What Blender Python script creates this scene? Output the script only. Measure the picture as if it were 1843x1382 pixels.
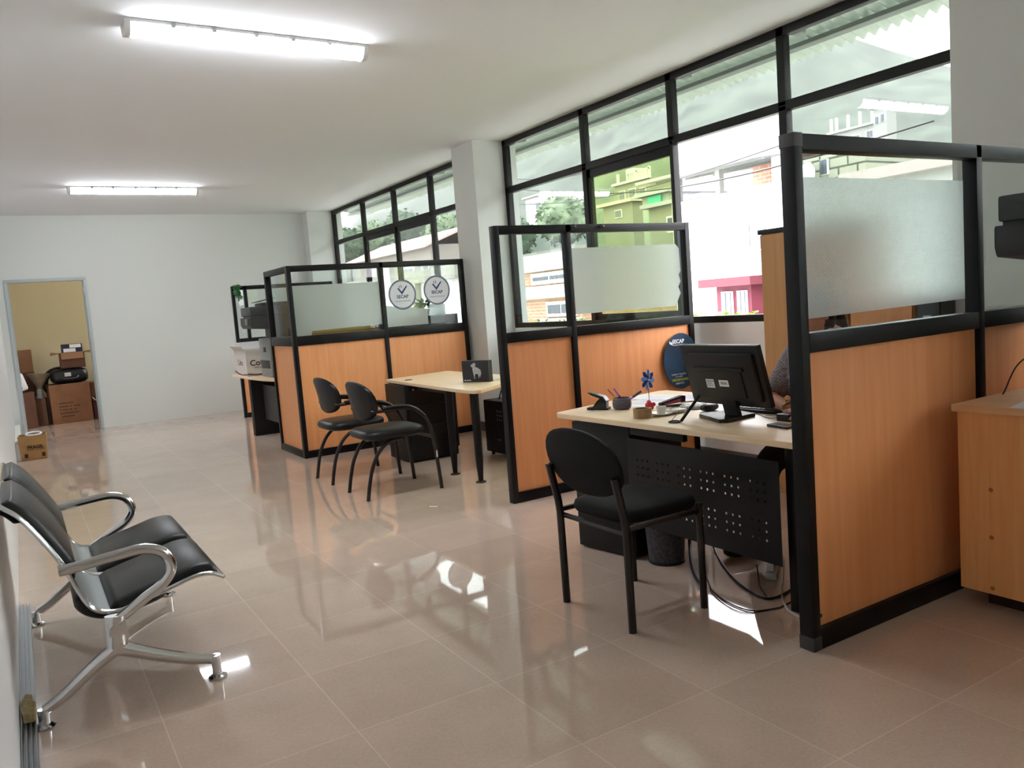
import bpy, bmesh, math, random
from mathutils import Vector, Matrix, noise
random.seed(7)
PI = math.pi
R = math.radians
scene = bpy.context.scene
for o in list(bpy.data.objects):
    bpy.data.objects.remove(o, do_unlink=True)
COL = scene.collection

# ------------------------------------------------------------------ camera, sky, exposure
FPX, YAW, PITCH, ROLL, CAMH = 1461.57, 0.5426, 0.0989, -0.0757, 1.35
cy, sy = math.cos(YAW), math.sin(YAW)
fw = Vector((sy*math.cos(PITCH), cy*math.cos(PITCH), -math.sin(PITCH)))
rt = Vector((cy, -sy, 0))
up = rt.cross(fw)
r2 = math.cos(ROLL)*rt + math.sin(ROLL)*up
u2 = -math.sin(ROLL)*rt + math.cos(ROLL)*up
cam_d = bpy.data.cameras.new('camera')
cam_d.sensor_fit = 'HORIZONTAL'
cam_d.sensor_width = 36.0
cam_d.lens = 36.0*FPX/1843.0
cam_d.clip_start = 0.02
cam_d.clip_end = 1000
cam = bpy.data.objects.new('camera', cam_d)
COL.objects.link(cam)
cam.matrix_world = Matrix(((r2.x, u2.x, -fw.x, 0), (r2.y, u2.y, -fw.y, 0), (r2.z, u2.z, -fw.z, CAMH), (0, 0, 0, 1)))
scene.camera = cam

SKY = 6.0
MIST = 0.0019
LAMP = 24.0
world = bpy.data.worlds.new('overcast_sky')
scene.world = world
world.use_nodes = True
bg = world.node_tree.nodes['Background']
bg.inputs[0].default_value = (0.985, 0.97, 1.04, 1)
bg.inputs[1].default_value = SKY
scene.view_settings.view_transform = 'Standard'
scene.view_settings.look = 'None'
scene.view_settings.gamma = 1
scene.view_settings.use_curve_mapping = False
scene.view_settings.exposure = 1.25
scene.cycles.max_bounces = 10
scene.cycles.diffuse_bounces = 5
scene.cycles.glossy_bounces = 4
scene.cycles.transmission_bounces = 8
scene.cycles.transparent_max_bounces = 16
scene.cycles.sample_clamp_indirect = 6.0
scene.cycles.caustics_reflective = False

# ------------------------------------------------------------------ materials
def lin(c):
    return tuple((v/12.92 if v <= 0.04045 else ((v+0.055)/1.055)**2.4) for v in c)
def rgb(r, g, b):
    return lin((r/255, g/255, b/255))
MATS = {}
def newmat(name):
    m = bpy.data.materials.new(name)
    m.use_nodes = True
    nt = m.node_tree
    return m, nt, nt.nodes['Principled BSDF']
def mat(name, c, rough=0.5, metal=0.0, spec=0.5, var=0.0, vscale=8.0, bump=0.0, bscale=60.0, coat=0.0, stretch=None):
    if name in MATS:
        return MATS[name]
    m, nt, b = newmat(name)
    b.inputs['Base Color'].default_value = (*c, 1)
    b.inputs['Roughness'].default_value = rough
    b.inputs['Metallic'].default_value = metal
    b.inputs['Specular IOR Level'].default_value = spec
    b.inputs['Coat Weight'].default_value = coat
    if var > 0 or bump > 0:
        tc = nt.nodes.new('ShaderNodeTexCoord')
        mp = nt.nodes.new('ShaderNodeMapping')
        if stretch: mp.inputs['Scale'].default_value = stretch
        nt.links.new(tc.outputs['Object'], mp.inputs[0])
    if var > 0:
        n = nt.nodes.new('ShaderNodeTexNoise')
        n.inputs['Scale'].default_value = vscale
        n.inputs['Detail'].default_value = 5
        nt.links.new(mp.outputs[0], n.inputs['Vector'])
        rp = nt.nodes.new('ShaderNodeValToRGB')
        rp.color_ramp.elements[0].position = 0.3
        rp.color_ramp.elements[1].position = 0.7
        rp.color_ramp.elements[0].color = (*[v*(1-var) for v in c], 1)
        rp.color_ramp.elements[1].color = (*[min(1, v*(1+var)) for v in c], 1)
        nt.links.new(n.outputs['Fac'], rp.inputs[0])
        nt.links.new(rp.outputs[0], b.inputs['Base Color'])
    if bump > 0:
        n2 = nt.nodes.new('ShaderNodeTexNoise')
        n2.inputs['Scale'].default_value = bscale
        n2.inputs['Detail'].default_value = 4
        nt.links.new(mp.outputs[0], n2.inputs['Vector'])
        bp = nt.nodes.new('ShaderNodeBump')
        bp.inputs['Strength'].default_value = bump
        bp.inputs['Distance'].default_value = 0.004
        nt.links.new(n2.outputs['Fac'], bp.inputs['Height'])
        nt.links.new(bp.outputs[0], b.inputs['Normal'])
    MATS[name] = m
    return m
def glow(name, c, s):
    m, nt, b = newmat(name)
    b.inputs['Base Color'].default_value = (0.9, 0.9, 0.9, 1)
    b.inputs['Emission Color'].default_value = (*c, 1)
    b.inputs['Emission Strength'].default_value = s
    MATS[name] = m
    return m
def glass(name, tint, ior=1.45, boost=1.0):
    # thin pane: tinted see-through with a Fresnel reflection on the face met first
    m, nt, b = newmat(name)
    nt.nodes.remove(b)
    out = nt.nodes['Material Output']
    tr = nt.nodes.new('ShaderNodeBsdfTransparent')
    tr.inputs[0].default_value = (*[v**0.5 for v in tint], 1)
    gl = nt.nodes.new('ShaderNodeBsdfGlossy')
    gl.inputs['Roughness'].default_value = 0.0
    fr = nt.nodes.new('ShaderNodeFresnel')
    fr.inputs[0].default_value = ior
    geo = nt.nodes.new('ShaderNodeNewGeometry')
    inv = nt.nodes.new('ShaderNodeMath'); inv.operation = 'SUBTRACT'
    inv.inputs[0].default_value = 1.0
    nt.links.new(geo.outputs['Backfacing'], inv.inputs[1])
    mu = nt.nodes.new('ShaderNodeMath'); mu.operation = 'MULTIPLY'; mu.use_clamp = True
    nt.links.new(fr.outputs[0], mu.inputs[0]); nt.links.new(inv.outputs[0], mu.inputs[1])
    mu2 = nt.nodes.new('ShaderNodeMath'); mu2.operation = 'MULTIPLY'; mu2.use_clamp = True
    nt.links.new(mu.outputs[0], mu2.inputs[0]); mu2.inputs[1].default_value = boost
    mx = nt.nodes.new('ShaderNodeMixShader')
    nt.links.new(mu2.outputs[0], mx.inputs[0]); nt.links.new(tr.outputs[0], mx.inputs[1]); nt.links.new(gl.outputs[0], mx.inputs[2])
    nt.links.new(mx.outputs[0], out.inputs[0])
    MATS[name] = m
    return m
def film(name, c, mode, pitch, clear, drop):
    # frosted adhesive film: milky scatter plus blurred see-through, with embossed dots or lines
    m, nt, b = newmat(name)
    nt.nodes.remove(b)
    out = nt.nodes['Material Output']
    N = nt.nodes.new
    df = N('ShaderNodeBsdfDiffuse'); df.inputs[0].default_value = (*c, 1)
    tl = N('ShaderNodeBsdfTranslucent'); tl.inputs[0].default_value = (*c, 1)
    m1 = N('ShaderNodeMixShader'); m1.inputs[0].default_value = 0.85
    nt.links.new(df.outputs[0], m1.inputs[1]); nt.links.new(tl.outputs[0], m1.inputs[2])
    rf = N('ShaderNodeBsdfRefraction'); rf.inputs['IOR'].default_value = 1.25; rf.inputs['Roughness'].default_value = 0.32
    rf.inputs[0].default_value = (0.88, 0.93, 0.94, 1)
    tc = N('ShaderNodeTexCoord'); sp = N('ShaderNodeSeparateXYZ')
    nt.links.new(tc.outputs['Object'], sp.inputs[0])
    def sn(sock, k):
        a = N('ShaderNodeMath'); a.operation = 'MULTIPLY'; nt.links.new(sock, a.inputs[0]); a.inputs[1].default_value = k
        s = N('ShaderNodeMath'); s.operation = 'SINE'; nt.links.new(a.outputs[0], s.inputs[0]); return s.outputs[0]
    k = 2*PI/pitch
    if mode == 'dots':
        p = N('ShaderNodeMath'); p.operation = 'MULTIPLY'
        nt.links.new(sn(sp.outputs['X'], k*0.5), p.inputs[0]); nt.links.new(sn(sp.outputs['Z'], k*0.5), p.inputs[1])
        pat = p.outputs[0]
    elif mode == 'lines':
        pat = sn(sp.outputs['Z'], k)
    else:
        nz = N('ShaderNodeTexNoise'); nz.inputs['Scale'].default_value = 22; nt.links.new(tc.outputs['Object'], nz.inputs['Vector'])
        pp = N('ShaderNodeMath'); pp.operation = 'MULTIPLY_ADD'; nt.links.new(nz.outputs['Fac'], pp.inputs[0]); pp.inputs[1].default_value = 4.0; pp.inputs[2].default_value = -2.5
        pat = pp.outputs[0]
    mr = N('ShaderNodeMapRange'); mr.inputs[1].default_value = 0.2; mr.inputs[2].default_value = 0.75
    mr.inputs[3].default_value = clear; mr.inputs[4].default_value = max(0.0, clear-drop)
    nt.links.new(pat, mr.inputs[0])
    mx = N('ShaderNodeMixShader')
    nt.links.new(mr.outputs[0], mx.inputs[0]); nt.links.new(m1.outputs[0], mx.inputs[1]); nt.links.new(rf.outputs[0], mx.inputs[2])
    nt.links.new(mx.outputs[0], out.inputs[0])
    MATS[name] = m
    return m
def wood(name, c1, c2, rough=0.42, axis='Z', scale=1.0):
    m, nt, b = newmat(name)
    N = nt.nodes.new
    tc = N('ShaderNodeTexCoord'); mp = N('ShaderNodeMapping')
    s = {'X': (1.3, 26, 26), 'Y': (26, 1.3, 26), 'Z': (26, 26, 1.3)}[axis]
    mp.inputs['Scale'].default_value = tuple(v*scale for v in s)
    nt.links.new(tc.outputs['Object'], mp.inputs[0])
    n = N('ShaderNodeTexNoise'); n.inputs['Scale'].default_value = 1.0; n.inputs['Detail'].default_value = 6; n.inputs['Distortion'].default_value = 0.6
    nt.links.new(mp.outputs[0], n.inputs['Vector'])
    rp = N('ShaderNodeValToRGB')
    rp.color_ramp.elements[0].position = 0.32; rp.color_ramp.elements[1].position = 0.68
    rp.color_ramp.elements[0].color = (*c1, 1); rp.color_ramp.elements[1].color = (*c2, 1)
    nt.links.new(n.outputs['Fac'], rp.inputs[0])
    nt.links.new(rp.outputs[0], b.inputs['Base Color'])
    b.inputs['Roughness'].default_value = rough
    MATS[name] = m
    return m

def floor_mat():
    m, nt, b = newmat('polished_tile')
    N = nt.nodes.new
    tc = N('ShaderNodeTexCoord'); mp = N('ShaderNodeMapping')
    mp.inputs['Location'].default_value = (-0.767+0.5217*12, -3.204+0.5217*20, 0)
    nt.links.new(tc.outputs['Object'], mp.inputs[0])
    br = N('ShaderNodeTexBrick')
    br.offset = 0.0; br.squash = 1.0
    br.inputs['Scale'].default_value = 1.0
    br.inputs['Brick Width'].default_value = 0.5217
    br.inputs['Row Height'].default_value = 0.5217
    br.inputs['Mortar Size'].default_value = 0.0022
    br.inputs['Mortar Smooth'].default_value = 0.3
    br.inputs['Bias'].default_value = 0.0
    br.inputs['Color1'].default_value = (*rgb(200, 178, 162), 1)
    br.inputs['Color2'].default_value = (*rgb(193, 171, 155), 1)
    br.inputs['Mortar'].default_value = (*rgb(212, 194, 180), 1)
    nt.links.new(mp.outputs[0], br.inputs['Vector'])
    n = N('ShaderNodeTexNoise'); n.inputs['Scale'].default_value = 90; n.inputs['Detail'].default_value = 6
    nt.links.new(tc.outputs['Object'], n.inputs['Vector'])
    n2 = N('ShaderNodeTexNoise'); n2.inputs['Scale'].default_value = 3.5; n2.inputs['Detail'].default_value = 5
    nt.links.new(tc.outputs['Object'], n2.inputs['Vector'])
    ad = N('ShaderNodeMath'); ad.operation = 'ADD'
    nt.links.new(n.outputs['Fac'], ad.inputs[0]); nt.links.new(n2.outputs['Fac'], ad.inputs[1])
    mr = N('ShaderNodeMapRange'); mr.inputs[1].default_value = 0.6; mr.inputs[2].default_value = 1.4; mr.inputs[3].default_value = 0.9; mr.inputs[4].default_value = 1.1
    nt.links.new(ad.outputs[0], mr.inputs[0])
    mx = N('ShaderNodeVectorMath'); mx.operation = 'SCALE'
    nt.links.new(br.outputs['Color'], mx.inputs[0]); nt.links.new(mr.outputs[0], mx.inputs['Scale'])
    nt.links.new(mx.outputs[0], b.inputs['Base Color'])
    b.inputs['Roughness'].default_value = 0.03
    b.inputs['Specular IOR Level'].default_value = 0.62
    n3 = N('ShaderNodeTexNoise'); n3.inputs['Scale'].default_value = 2.2
    nt.links.new(tc.outputs['Object'], n3.inputs['Vector'])
    bp = N('ShaderNodeBump'); bp.inputs['Strength'].default_value = 0.018; bp.inputs['Distance'].default_value = 0.01
    nt.links.new(n3.outputs['Fac'], bp.inputs['Height'])
    nt.links.new(bp.outputs[0], b.inputs['Normal'])
    MATS['polished_tile'] = m
    return m
def brick_mat(name, c1, c2, mo, w, h, ms, axes='YZ', rough=0.9):
    m, nt, b = newmat(name)
    N = nt.nodes.new
    tc = N('ShaderNodeTexCoord'); sp = N('ShaderNodeSeparateXYZ'); cb = N('ShaderNodeCombineXYZ')
    nt.links.new(tc.outputs['Object'], sp.inputs[0])
    nt.links.new(sp.outputs[axes[0]], cb.inputs[0]); nt.links.new(sp.outputs[axes[1]], cb.inputs[1])
    br = N('ShaderNodeTexBrick'); br.inputs['Scale'].default_value = 1
    br.inputs['Brick Width'].default_value = w; br.inputs['Row Height'].default_value = h; br.inputs['Mortar Size'].default_value = ms
    br.inputs['Color1'].default_value = (*c1, 1); br.inputs['Color2'].default_value = (*c2, 1); br.inputs['Mortar'].default_value = (*mo, 1)
    nt.links.new(cb.outputs[0], br.inputs['Vector'])
    nt.links.new(br.outputs['Color'], b.inputs['Base Color'])
    b.inputs['Roughness'].default_value = rough
    MATS[name] = m
    return m

WHITE = mat('white_wall_paint', rgb(214, 216, 212), 0.75, bump=0.08, bscale=25)
LWALL = mat('white_side_wall', rgb(238, 240, 242), 0.34, bump=0.03, bscale=12)
CEIL = mat('ceiling_paint', rgb(230, 230, 234), 0.85, bump=0.06, bscale=20)
BEIGE = mat('beige_store_paint', rgb(196, 184, 146), 0.8, bump=0.08, bscale=22)
CREAMEXT = mat('cream_exterior', rgb(226, 224, 198), 0.8)
TILE = floor_mat()
FRAME = mat('window_frame_dark', rgb(15, 15, 12), 0.5, spec=0.3)
SKIRT = mat('grey_skirting', rgb(84, 84, 82), 0.5)
ALU = mat('aluminium', rgb(175, 180, 184), 0.35, metal=0.85)
DOORM = mat('door_frame_grey', rgb(176, 184, 186), 0.45)
PFRAME = mat('partition_black', rgb(16, 16, 18), 0.42, spec=0.22, var=0.12, vscale=30)
CAPM = mat('worn_cap', rgb(60, 60, 60), 0.5)
PWOOD = wood('beech_panel', rgb(230, 154, 98), rgb(238, 166, 110), 0.4, 'Z')
DTOP = wood('desk_top_maple', rgb(234, 206, 168), rgb(244, 222, 188), 0.33, 'Y')
DEDGE = mat('desk_edge', rgb(170, 128, 96), 0.5)
CWOOD = wood('counter_wood', rgb(236, 166, 100), rgb(244, 184, 120), 0.5, 'Z', 1.6)
CABWOOD = wood('cabinet_wood', rgb(186, 136, 84), rgb(200, 152, 100), 0.5, 'Z', 0.8)
CTOP = wood('counter_top_wood', rgb(226, 176, 128), rgb(236, 194, 148), 0.35, 'Y')
PLINTH = mat('plinth_brown', rgb(52, 36, 26), 0.6)
BLK = mat('black_powder_steel', rgb(13, 13, 14), 0.5, spec=0.3, bump=0.05, bscale=300)
BLKDK = mat('black_plastic', rgb(14, 14, 15), 0.42, spec=0.4)
BLKGL = mat('black_gloss', rgb(12, 12, 14), 0.2)
FABRIC = mat('black_fabric', rgb(18, 19, 20), 0.85, spec=0.3, var=0.15, vscale=220, bump=0.25, bscale=400)
LEATHER = mat('black_vinyl', rgb(11, 12, 14), 0.38, spec=0.36, bump=0.12, bscale=160)
TUBE = mat('black_tube', rgb(22, 18, 18), 0.32)
CHROME = mat('chrome', rgb(205, 205, 205), 0.11, metal=1.0)
STEELP = mat('perforated_steel', rgb(150, 156, 156), 0.35, metal=0.8, bump=0.5, bscale=420)
GREYP = mat('grey_plastic', rgb(140, 142, 140), 0.5)
DGREYP = mat('dark_grey_plastic', rgb(58, 60, 62), 0.5)
LGREY = mat('light_grey_plastic', rgb(186, 188, 184), 0.5)
PAPER = mat('paper', rgb(236, 236, 238), 0.8)
PAPER2 = mat('paper_cool', rgb(214, 220, 228), 0.8)
INK = mat('grey_ink', rgb(120, 122, 126), 0.8)
CARD = mat('cardboard', rgb(130, 90, 62), 0.85, var=0.12, vscale=6)
CARD2 = mat('cardboard_dark', rgb(98, 66, 48), 0.85, var=0.14, vscale=6)
CARD3 = mat('cardboard_tan', rgb(170, 130, 82), 0.85, var=0.12, vscale=6)
CARDIN = mat('cardboard_flap', rgb(140, 104, 74), 0.85)
PRINT = mat('brown_print', rgb(70, 44, 30), 0.8)
NAVY = mat('navy', rgb(30, 36, 62), 0.6)
WHITEP = mat('white_plastic', rgb(222, 222, 222), 0.45)
STICK = mat('sticker_white', rgb(216, 220, 226), 0.6)
STBLUE = mat('sticker_navy', rgb(34, 62, 112), 0.55)
STGREY = mat('sticker_grey', rgb(84, 92, 100), 0.55)
STTXT = mat('sticker_text', rgb(52, 66, 92), 0.6)
ORANGE = mat('logo_brown', rgb(130, 72, 44), 0.6)
SKIN = mat('skin', rgb(198, 142, 120), 0.5, var=0.05, vscale=20)
HAIR = mat('dark_hair', rgb(30, 20, 18), 0.45, bump=0.5, bscale=120, stretch=(1, 1, 0.15))
TROUS = mat('dark_trousers', rgb(32, 32, 40), 0.8)
RED = mat('red_plastic', rgb(196, 24, 44), 0.4)
MAGENTA = mat('magenta_plastic', rgb(150, 36, 84), 0.4)
BLUE = mat('pinwheel_blue', rgb(38, 70, 160), 0.4)
LBLUE = mat('pinwheel_light', rgb(130, 165, 220), 0.4)
TAPEB = mat('packing_tape', rgb(150, 122, 82), 0.35, var=0.1, vscale=50)
GREEN = mat('leaf_green', rgb(46, 104, 52), 0.5, var=0.25, vscale=14)
YELLOW = mat('yellow_card', rgb(206, 186, 104), 0.7)
GOLD = mat('watch_gold', rgb(200, 180, 130), 0.25, metal=0.9)
LUMEN = glow('lamp_diffuser', (0.90, 0.95, 1.0), LAMP)
WGLASS = glass('window_glass', (0.40, 0.43, 0.405), 1.5, 1.6)
SGLASS = glass('sash_green_glass', (0.32, 0.40, 0.19), 1.5, 1.4)
PGLASS = glass('partition_glass', (0.80, 0.86, 0.84), 1.5, 1.0)
FILMD = film('dotted_film', rgb(254, 254, 255), 'dots', 0.0084, 0.88, 0.88)
FILMP = film('plain_film', rgb(252, 253, 255), 'plain', 0.008, 0.42, 0.3)
FILML = film('lined_film', rgb(248, 248, 240), 'lines', 0.014, 0.55, 0.16)

# pattern for the blouse
def blouse_mat():
    m, nt, b = newmat('grey_print_blouse')
    N = nt.nodes.new
    tc = N('ShaderNodeTexCoord'); w = N('ShaderNodeTexWave')
    w.wave_type = 'RINGS'; w.inputs['Scale'].default_value = 34; w.inputs['Distortion'].default_value = 14; w.inputs['Detail'].default_value = 3; w.inputs['Detail Scale'].default_value = 1.6
    nt.links.new(tc.outputs['Object'], w.inputs['Vector'])
    rp = N('ShaderNodeValToRGB')
    rp.color_ramp.elements[0].color = (*rgb(84, 78, 82), 1); rp.color_ramp.elements[1].color = (*rgb(158, 148, 150), 1)
    nt.links.new(w.outputs['Fac'], rp.inputs[0]); nt.links.new(rp.outputs[0], b.inputs['Base Color'])
    b.inputs['Roughness'].default_value = 0.85
    return m
BLOUSE = blouse_mat()

# ------------------------------------------------------------------ object helpers
WM = {}      # world matrix of things (translation only) so parts can be given in world coordinates
def tag(o, label=None, cat=None, group=None, kind=None):
    if label: o['label'] = label
    if cat: o['category'] = cat
    if group: o['group'] = group
    if kind: o['kind'] = kind
    return o
def thing(name, loc, label, cat, group=None, kind=None):
    o = bpy.data.objects.new(name, None)
    o.empty_display_size = 0.05
    COL.objects.link(o)
    o.location = loc
    WM[o] = Vector(loc)
    return tag(o, label, cat, group, kind)
def link_mesh(name, me, m, parent=None, label=None):
    o = bpy.data.objects.new(name, me)
    COL.objects.link(o)
    if m is not None:
        me.materials.clear(); me.materials.append(m)
    if parent is not None:
        off = WM.get(parent, Vector((0, 0, 0)))
        me.transform(Matrix.Translation(-off))
        o.parent = parent
        WM[o] = off
    else:
        # put the origin of a single mesh thing at its base
        if len(me.vertices):
            xs = [v.co for v in me.vertices]
            c = Vector(((min(v.x for v in xs)+max(v.x for v in xs))/2, (min(v.y for v in xs)+max(v.y for v in xs))/2, min(v.z for v in xs)))
            me.transform(Matrix.Translation(-c)); o.location = c
            WM[o] = c
    if label: o['label'] = label
    return o
def dup(root, d, label=None, rotz=0.0, group=None):
    def cp(o, par):
        c = o.copy(); COL.objects.link(c)
        if par is not None: c.parent = par
        WM[c] = WM.get(o, Vector((0, 0, 0)))
        for ch in list(o.children): cp(ch, c)
        return c
    r = cp(root, None)
    r.location = Vector(root.location)+Vector(d)
    r.rotation_euler = (0, 0, root.rotation_euler.z+rotz)
    if label: r['label'] = label
    if group: r['group'] = group
    return r
def catmull(pts, n=6, closed=False):
    P = [Vector(p) for p in pts]
    out = []
    L = len(P)
    segs = L if closed else L-1
    for i in range(segs):
        if closed:
            a, b, c, d = P[(i-1) % L], P[i], P[(i+1) % L], P[(i+2) % L]
        else:
            a = P[i-1] if i > 0 else P[i]*2-P[i+1]
            b, c = P[i], P[i+1]
            d = P[i+2] if i+2 < L else P[i+1]*2-P[i]
        for k in range(n):
            t = k/n
            out.append(0.5*((2*b)+(c-a)*t+(2*a-5*b+4*c-d)*t*t+(3*b-a-3*c+d)*t**3))
    if not closed: out.append(P[-1])
    return out
class MB:
    def __init__(s): s.bm = bmesh.new()
    def _merge(s, b, mtx=None):
        if mtx is not None: bmesh.ops.transform(b, matrix=mtx, verts=b.verts)
        me = bpy.data.meshes.new('tmp'); b.to_mesh(me); b.free()
        s.bm.from_mesh(me); bpy.data.meshes.remove(me)
        return s
    def box(s, x0, x1, y0, y1, z0, z1, bev=0.0, mtx=None, seg=2):
        b = bmesh.new(); bmesh.ops.create_cube(b, size=1)
        for v in b.verts:
            v.co = Vector((x0 if v.co.x < 0 else x1, y0 if v.co.y < 0 else y1, z0 if v.co.z < 0 else z1))
        if bev > 0: bmesh.ops.bevel(b, geom=b.edges[:], offset=bev, segments=seg, affect='EDGES', profile=0.6)
        return s._merge(b, mtx)
    def tube(s, pts, r, seg=10, closed=False, sq=(1, 1), upv=None):
        P = [Vector(p) for p in pts]
        rs = r if isinstance(r, (list, tuple)) else [r]*len(P)
        n = len(P); rings = []
        t0 = (P[1]-P[0]).normalized()
        ref = Vector(upv) if upv else (Vector((0, 0, 1)) if abs(t0.z) < 0.9 else Vector((0, 1, 0)))
        nrm = (ref-t0*ref.dot(t0)).normalized()
        for i in range(n):
            if closed: t = (P[(i+1) % n]-P[i-1])
            else: t = P[min(i+1, n-1)]-P[max(i-1, 0)]
            t.normalize()
            nrm = (nrm-t*nrm.dot(t)).normalized()
            bn = t.cross(nrm)
            rings.append([s.bm.verts.new(P[i]+(nrm*math.cos(2*PI*k/seg)*sq[0]+bn*math.sin(2*PI*k/seg)*sq[1])*rs[i]) for k in range(seg)])
        m = n if closed else n-1
        for i in range(m):
            a, b = rings[i], rings[(i+1) % n]
            for k in range(seg):
                s.bm.faces.new((a[k], a[(k+1) % seg], b[(k+1) % seg], b[k]))
        if not closed:
            s.bm.faces.new(list(reversed(rings[0]))); s.bm.faces.new(rings[-1])
        return s
    def lathe(s, prof, c=(0, 0, 0), seg=24, mtx=None):
        b = bmesh.new(); rings = []
        for (r, z) in prof:
            if r < 1e-6: rings.append([b.verts.new((0, 0, z))])
            else: rings.append([b.verts.new((r*math.cos(2*PI*k/seg), r*math.sin(2*PI*k/seg), z)) for k in range(seg)])
        for a, d in zip(rings, rings[1:]):
            for k in range(seg):
                q = []
                for v in (a[k % len(a)], a[(k+1) % len(a)], d[(k+1) % len(d)], d[k % len(d)]):
                    if v not in q: q.append(v)
                if len(q) > 2: b.faces.new(q)
        bmesh.ops.recalc_face_normals(b, faces=b.faces)
        bmesh.ops.transform(b, matrix=Matrix.Translation(c), verts=b.verts)
        return s._merge(b, mtx)
    def cyl(s, c, r, h, seg=20, mtx=None, r2=None):
        r2 = r if r2 is None else r2
        return s.lathe([(0, 0), (r, 0), (r2, h), (0, h)], c, seg, mtx)
    def prism(s, poly, h0, h1, mtx=None, bev=0.0):
        # poly in XY extruded along Z
        b = bmesh.new()
        f = b.faces.new([b.verts.new((x, y, h0)) for x, y in poly])
        g = bmesh.ops.extrude_face_region(b, geom=[f])
        for v in [q for q in g['geom'] if isinstance(q, bmesh.types.BMVert)]: v.co.z = h1
        bmesh.ops.recalc_face_normals(b, faces=b.faces)
        if bev > 0: bmesh.ops.bevel(b, geom=[e for e in b.edges if abs(e.verts[0].co.z-e.verts[1].co.z) < 1e-6], offset=bev, segments=2, affect='EDGES')
        return s._merge(b, mtx)
    def sq(s, c, h, e1=0.35, e2=0.35, nu=20, nv=12, mtx=None):
        # superquadric cushion
        b = bmesh.new(); c = Vector(c); rows = []
        def p(a, e): return math.copysign(abs(a)**e, a)
        for j in range(nv+1):
            v = -PI/2+PI*j/nv
            if j in (0, nv): rows.append([b.verts.new(c+Vector((0, 0, h[2]*p(math.sin(v), e1))))]); continue
            rows.append([b.verts.new(c+Vector((h[0]*p(math.cos(v), e1)*p(math.cos(2*PI*k/nu), e2), h[1]*p(math.cos(v), e1)*p(math.sin(2*PI*k/nu), e2), h[2]*p(math.sin(v), e1)))) for k in range(nu)])
        for a, d in zip(rows, rows[1:]):
            for k in range(nu):
                q = []
                for w in (a[k % len(a)], a[(k+1) % len(a)], d[(k+1) % len(d)], d[k % len(d)]):
                    if w not in q: q.append(w)
                b.faces.new(q)
        return s._merge(b, mtx)
    def poly(s, pts):
        s.bm.faces.new([s.bm.verts.new(p) for p in pts]); return s
    def sweep(s, prof, y0, y1, th, edge=0.0):
        # a sheet: profile [(x,z)...] with thickness th, running along Y
        P = [Vector((x, 0, z)) for x, z in prof]; n = len(P); top = []; bot = []
        for i in range(n):
            t = (P[min(i+1, n-1)]-P[max(i-1, 0)]).normalized(); nr = Vector((-t.z, 0, t.x))
            tt = th[i] if isinstance(th, (list, tuple)) else th
            top.append(P[i]+nr*tt); bot.append(P[i])
        def ring(y, f): return [s.bm.verts.new((p.x, y, p.z)) for p in [b_.lerp(a_, f) for a_, b_ in zip(top, bot)]+bot[::-1]]
        e = edge
        st = [(y0, 1), (y1, 1)] if not e else [(y0, .25), (y0+e*.15, .55), (y0+e*.45, .82), (y0+e, 1), (y1-e, 1), (y1-e*.45, .82), (y1-e*.15, .55), (y1, .25)]
        rg = [ring(y, f) for y, f in st]; m = len(rg[0])
        for a, b in zip(rg, rg[1:]):
            for k in range(m): s.bm.faces.new((a[k], a[(k+1) % m], b[(k+1) % m], b[k]))
        s.bm.faces.new(rg[0][::-1]); s.bm.faces.new(rg[-1])
        return s
    def build(s, name, m, parent=None, label=None, smooth=True, ang=38):
        bmesh.ops.recalc_face_normals(s.bm, faces=s.bm.faces)
        me = bpy.data.meshes.new(name); s.bm.to_mesh(me); s.bm.free()
        if smooth:
            me.polygons.foreach_set('use_smooth', [True]*len(me.polygons))
            me.set_sharp_from_angle(angle=R(ang))
        return link_mesh(name, me, m, parent, label)
def struct(name, mb, m, parent=None, **k):
    o = mb.build(name, m, parent, **k)
    if parent is None: o['kind'] = 'structure'
    return o
def basis(o, x, y):
    x = Vector(x).normalized(); y = Vector(y).normalized(); z = x.cross(y)
    return Matrix(((x.x, y.x, z.x, o[0]), (x.y, y.y, z.y, o[1]), (x.z, y.z, z.z, o[2]), (0, 0, 0, 1)))
def eval_curve(ob):
    COL.objects.link(ob)
    dg = bpy.context.evaluated_depsgraph_get()
    me = bpy.data.meshes.new_from_object(ob.evaluated_get(dg))
    bpy.data.objects.remove(ob, do_unlink=True)
    return me
def text(body, size, m4, m, parent, name='lettering', bold=0.0, align='CENTER', label=None):
    cu = bpy.data.curves.new('txt', 'FONT'); cu.body = body; cu.size = size
    cu.align_x = align; cu.align_y = 'CENTER'; cu.extrude = 0.0004; cu.offset = bold; cu.resolution_u = 3
    me = eval_curve(bpy.data.objects.new('txt', cu)); bpy.data.curves.remove(cu)
    me.transform(m4)
    return link_mesh(name, me, m, parent, label)
def perforated(name, w, h, holes, r, th, m4, m, parent, label=None):
    # a sheet w x h (local XY, origin lower left) pierced by round holes
    cu = bpy.data.curves.new('perf', 'CURVE'); cu.dimensions = '2D'; cu.fill_mode = 'BOTH'; cu.extrude = th/2
    def spl(pts):
        sp = cu.splines.new('POLY'); sp.points.add(len(pts)-1)
        for p, (x, y) in zip(sp.points, pts): p.co = (x, y, 0, 1)
        sp.use_cyclic_u = True
    spl([(0, 0), (w, 0), (w, h), (0, h)])
    for hx, hy in holes: spl([(hx+r*math.cos(2*PI*k/12), hy+r*math.sin(2*PI*k/12)) for k in range(12)])
    me = eval_curve(bpy.data.objects.new('perf', cu)); bpy.data.curves.remove(cu)
    me.transform(m4)
    return link_mesh(name, me, m, parent, label)
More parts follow.
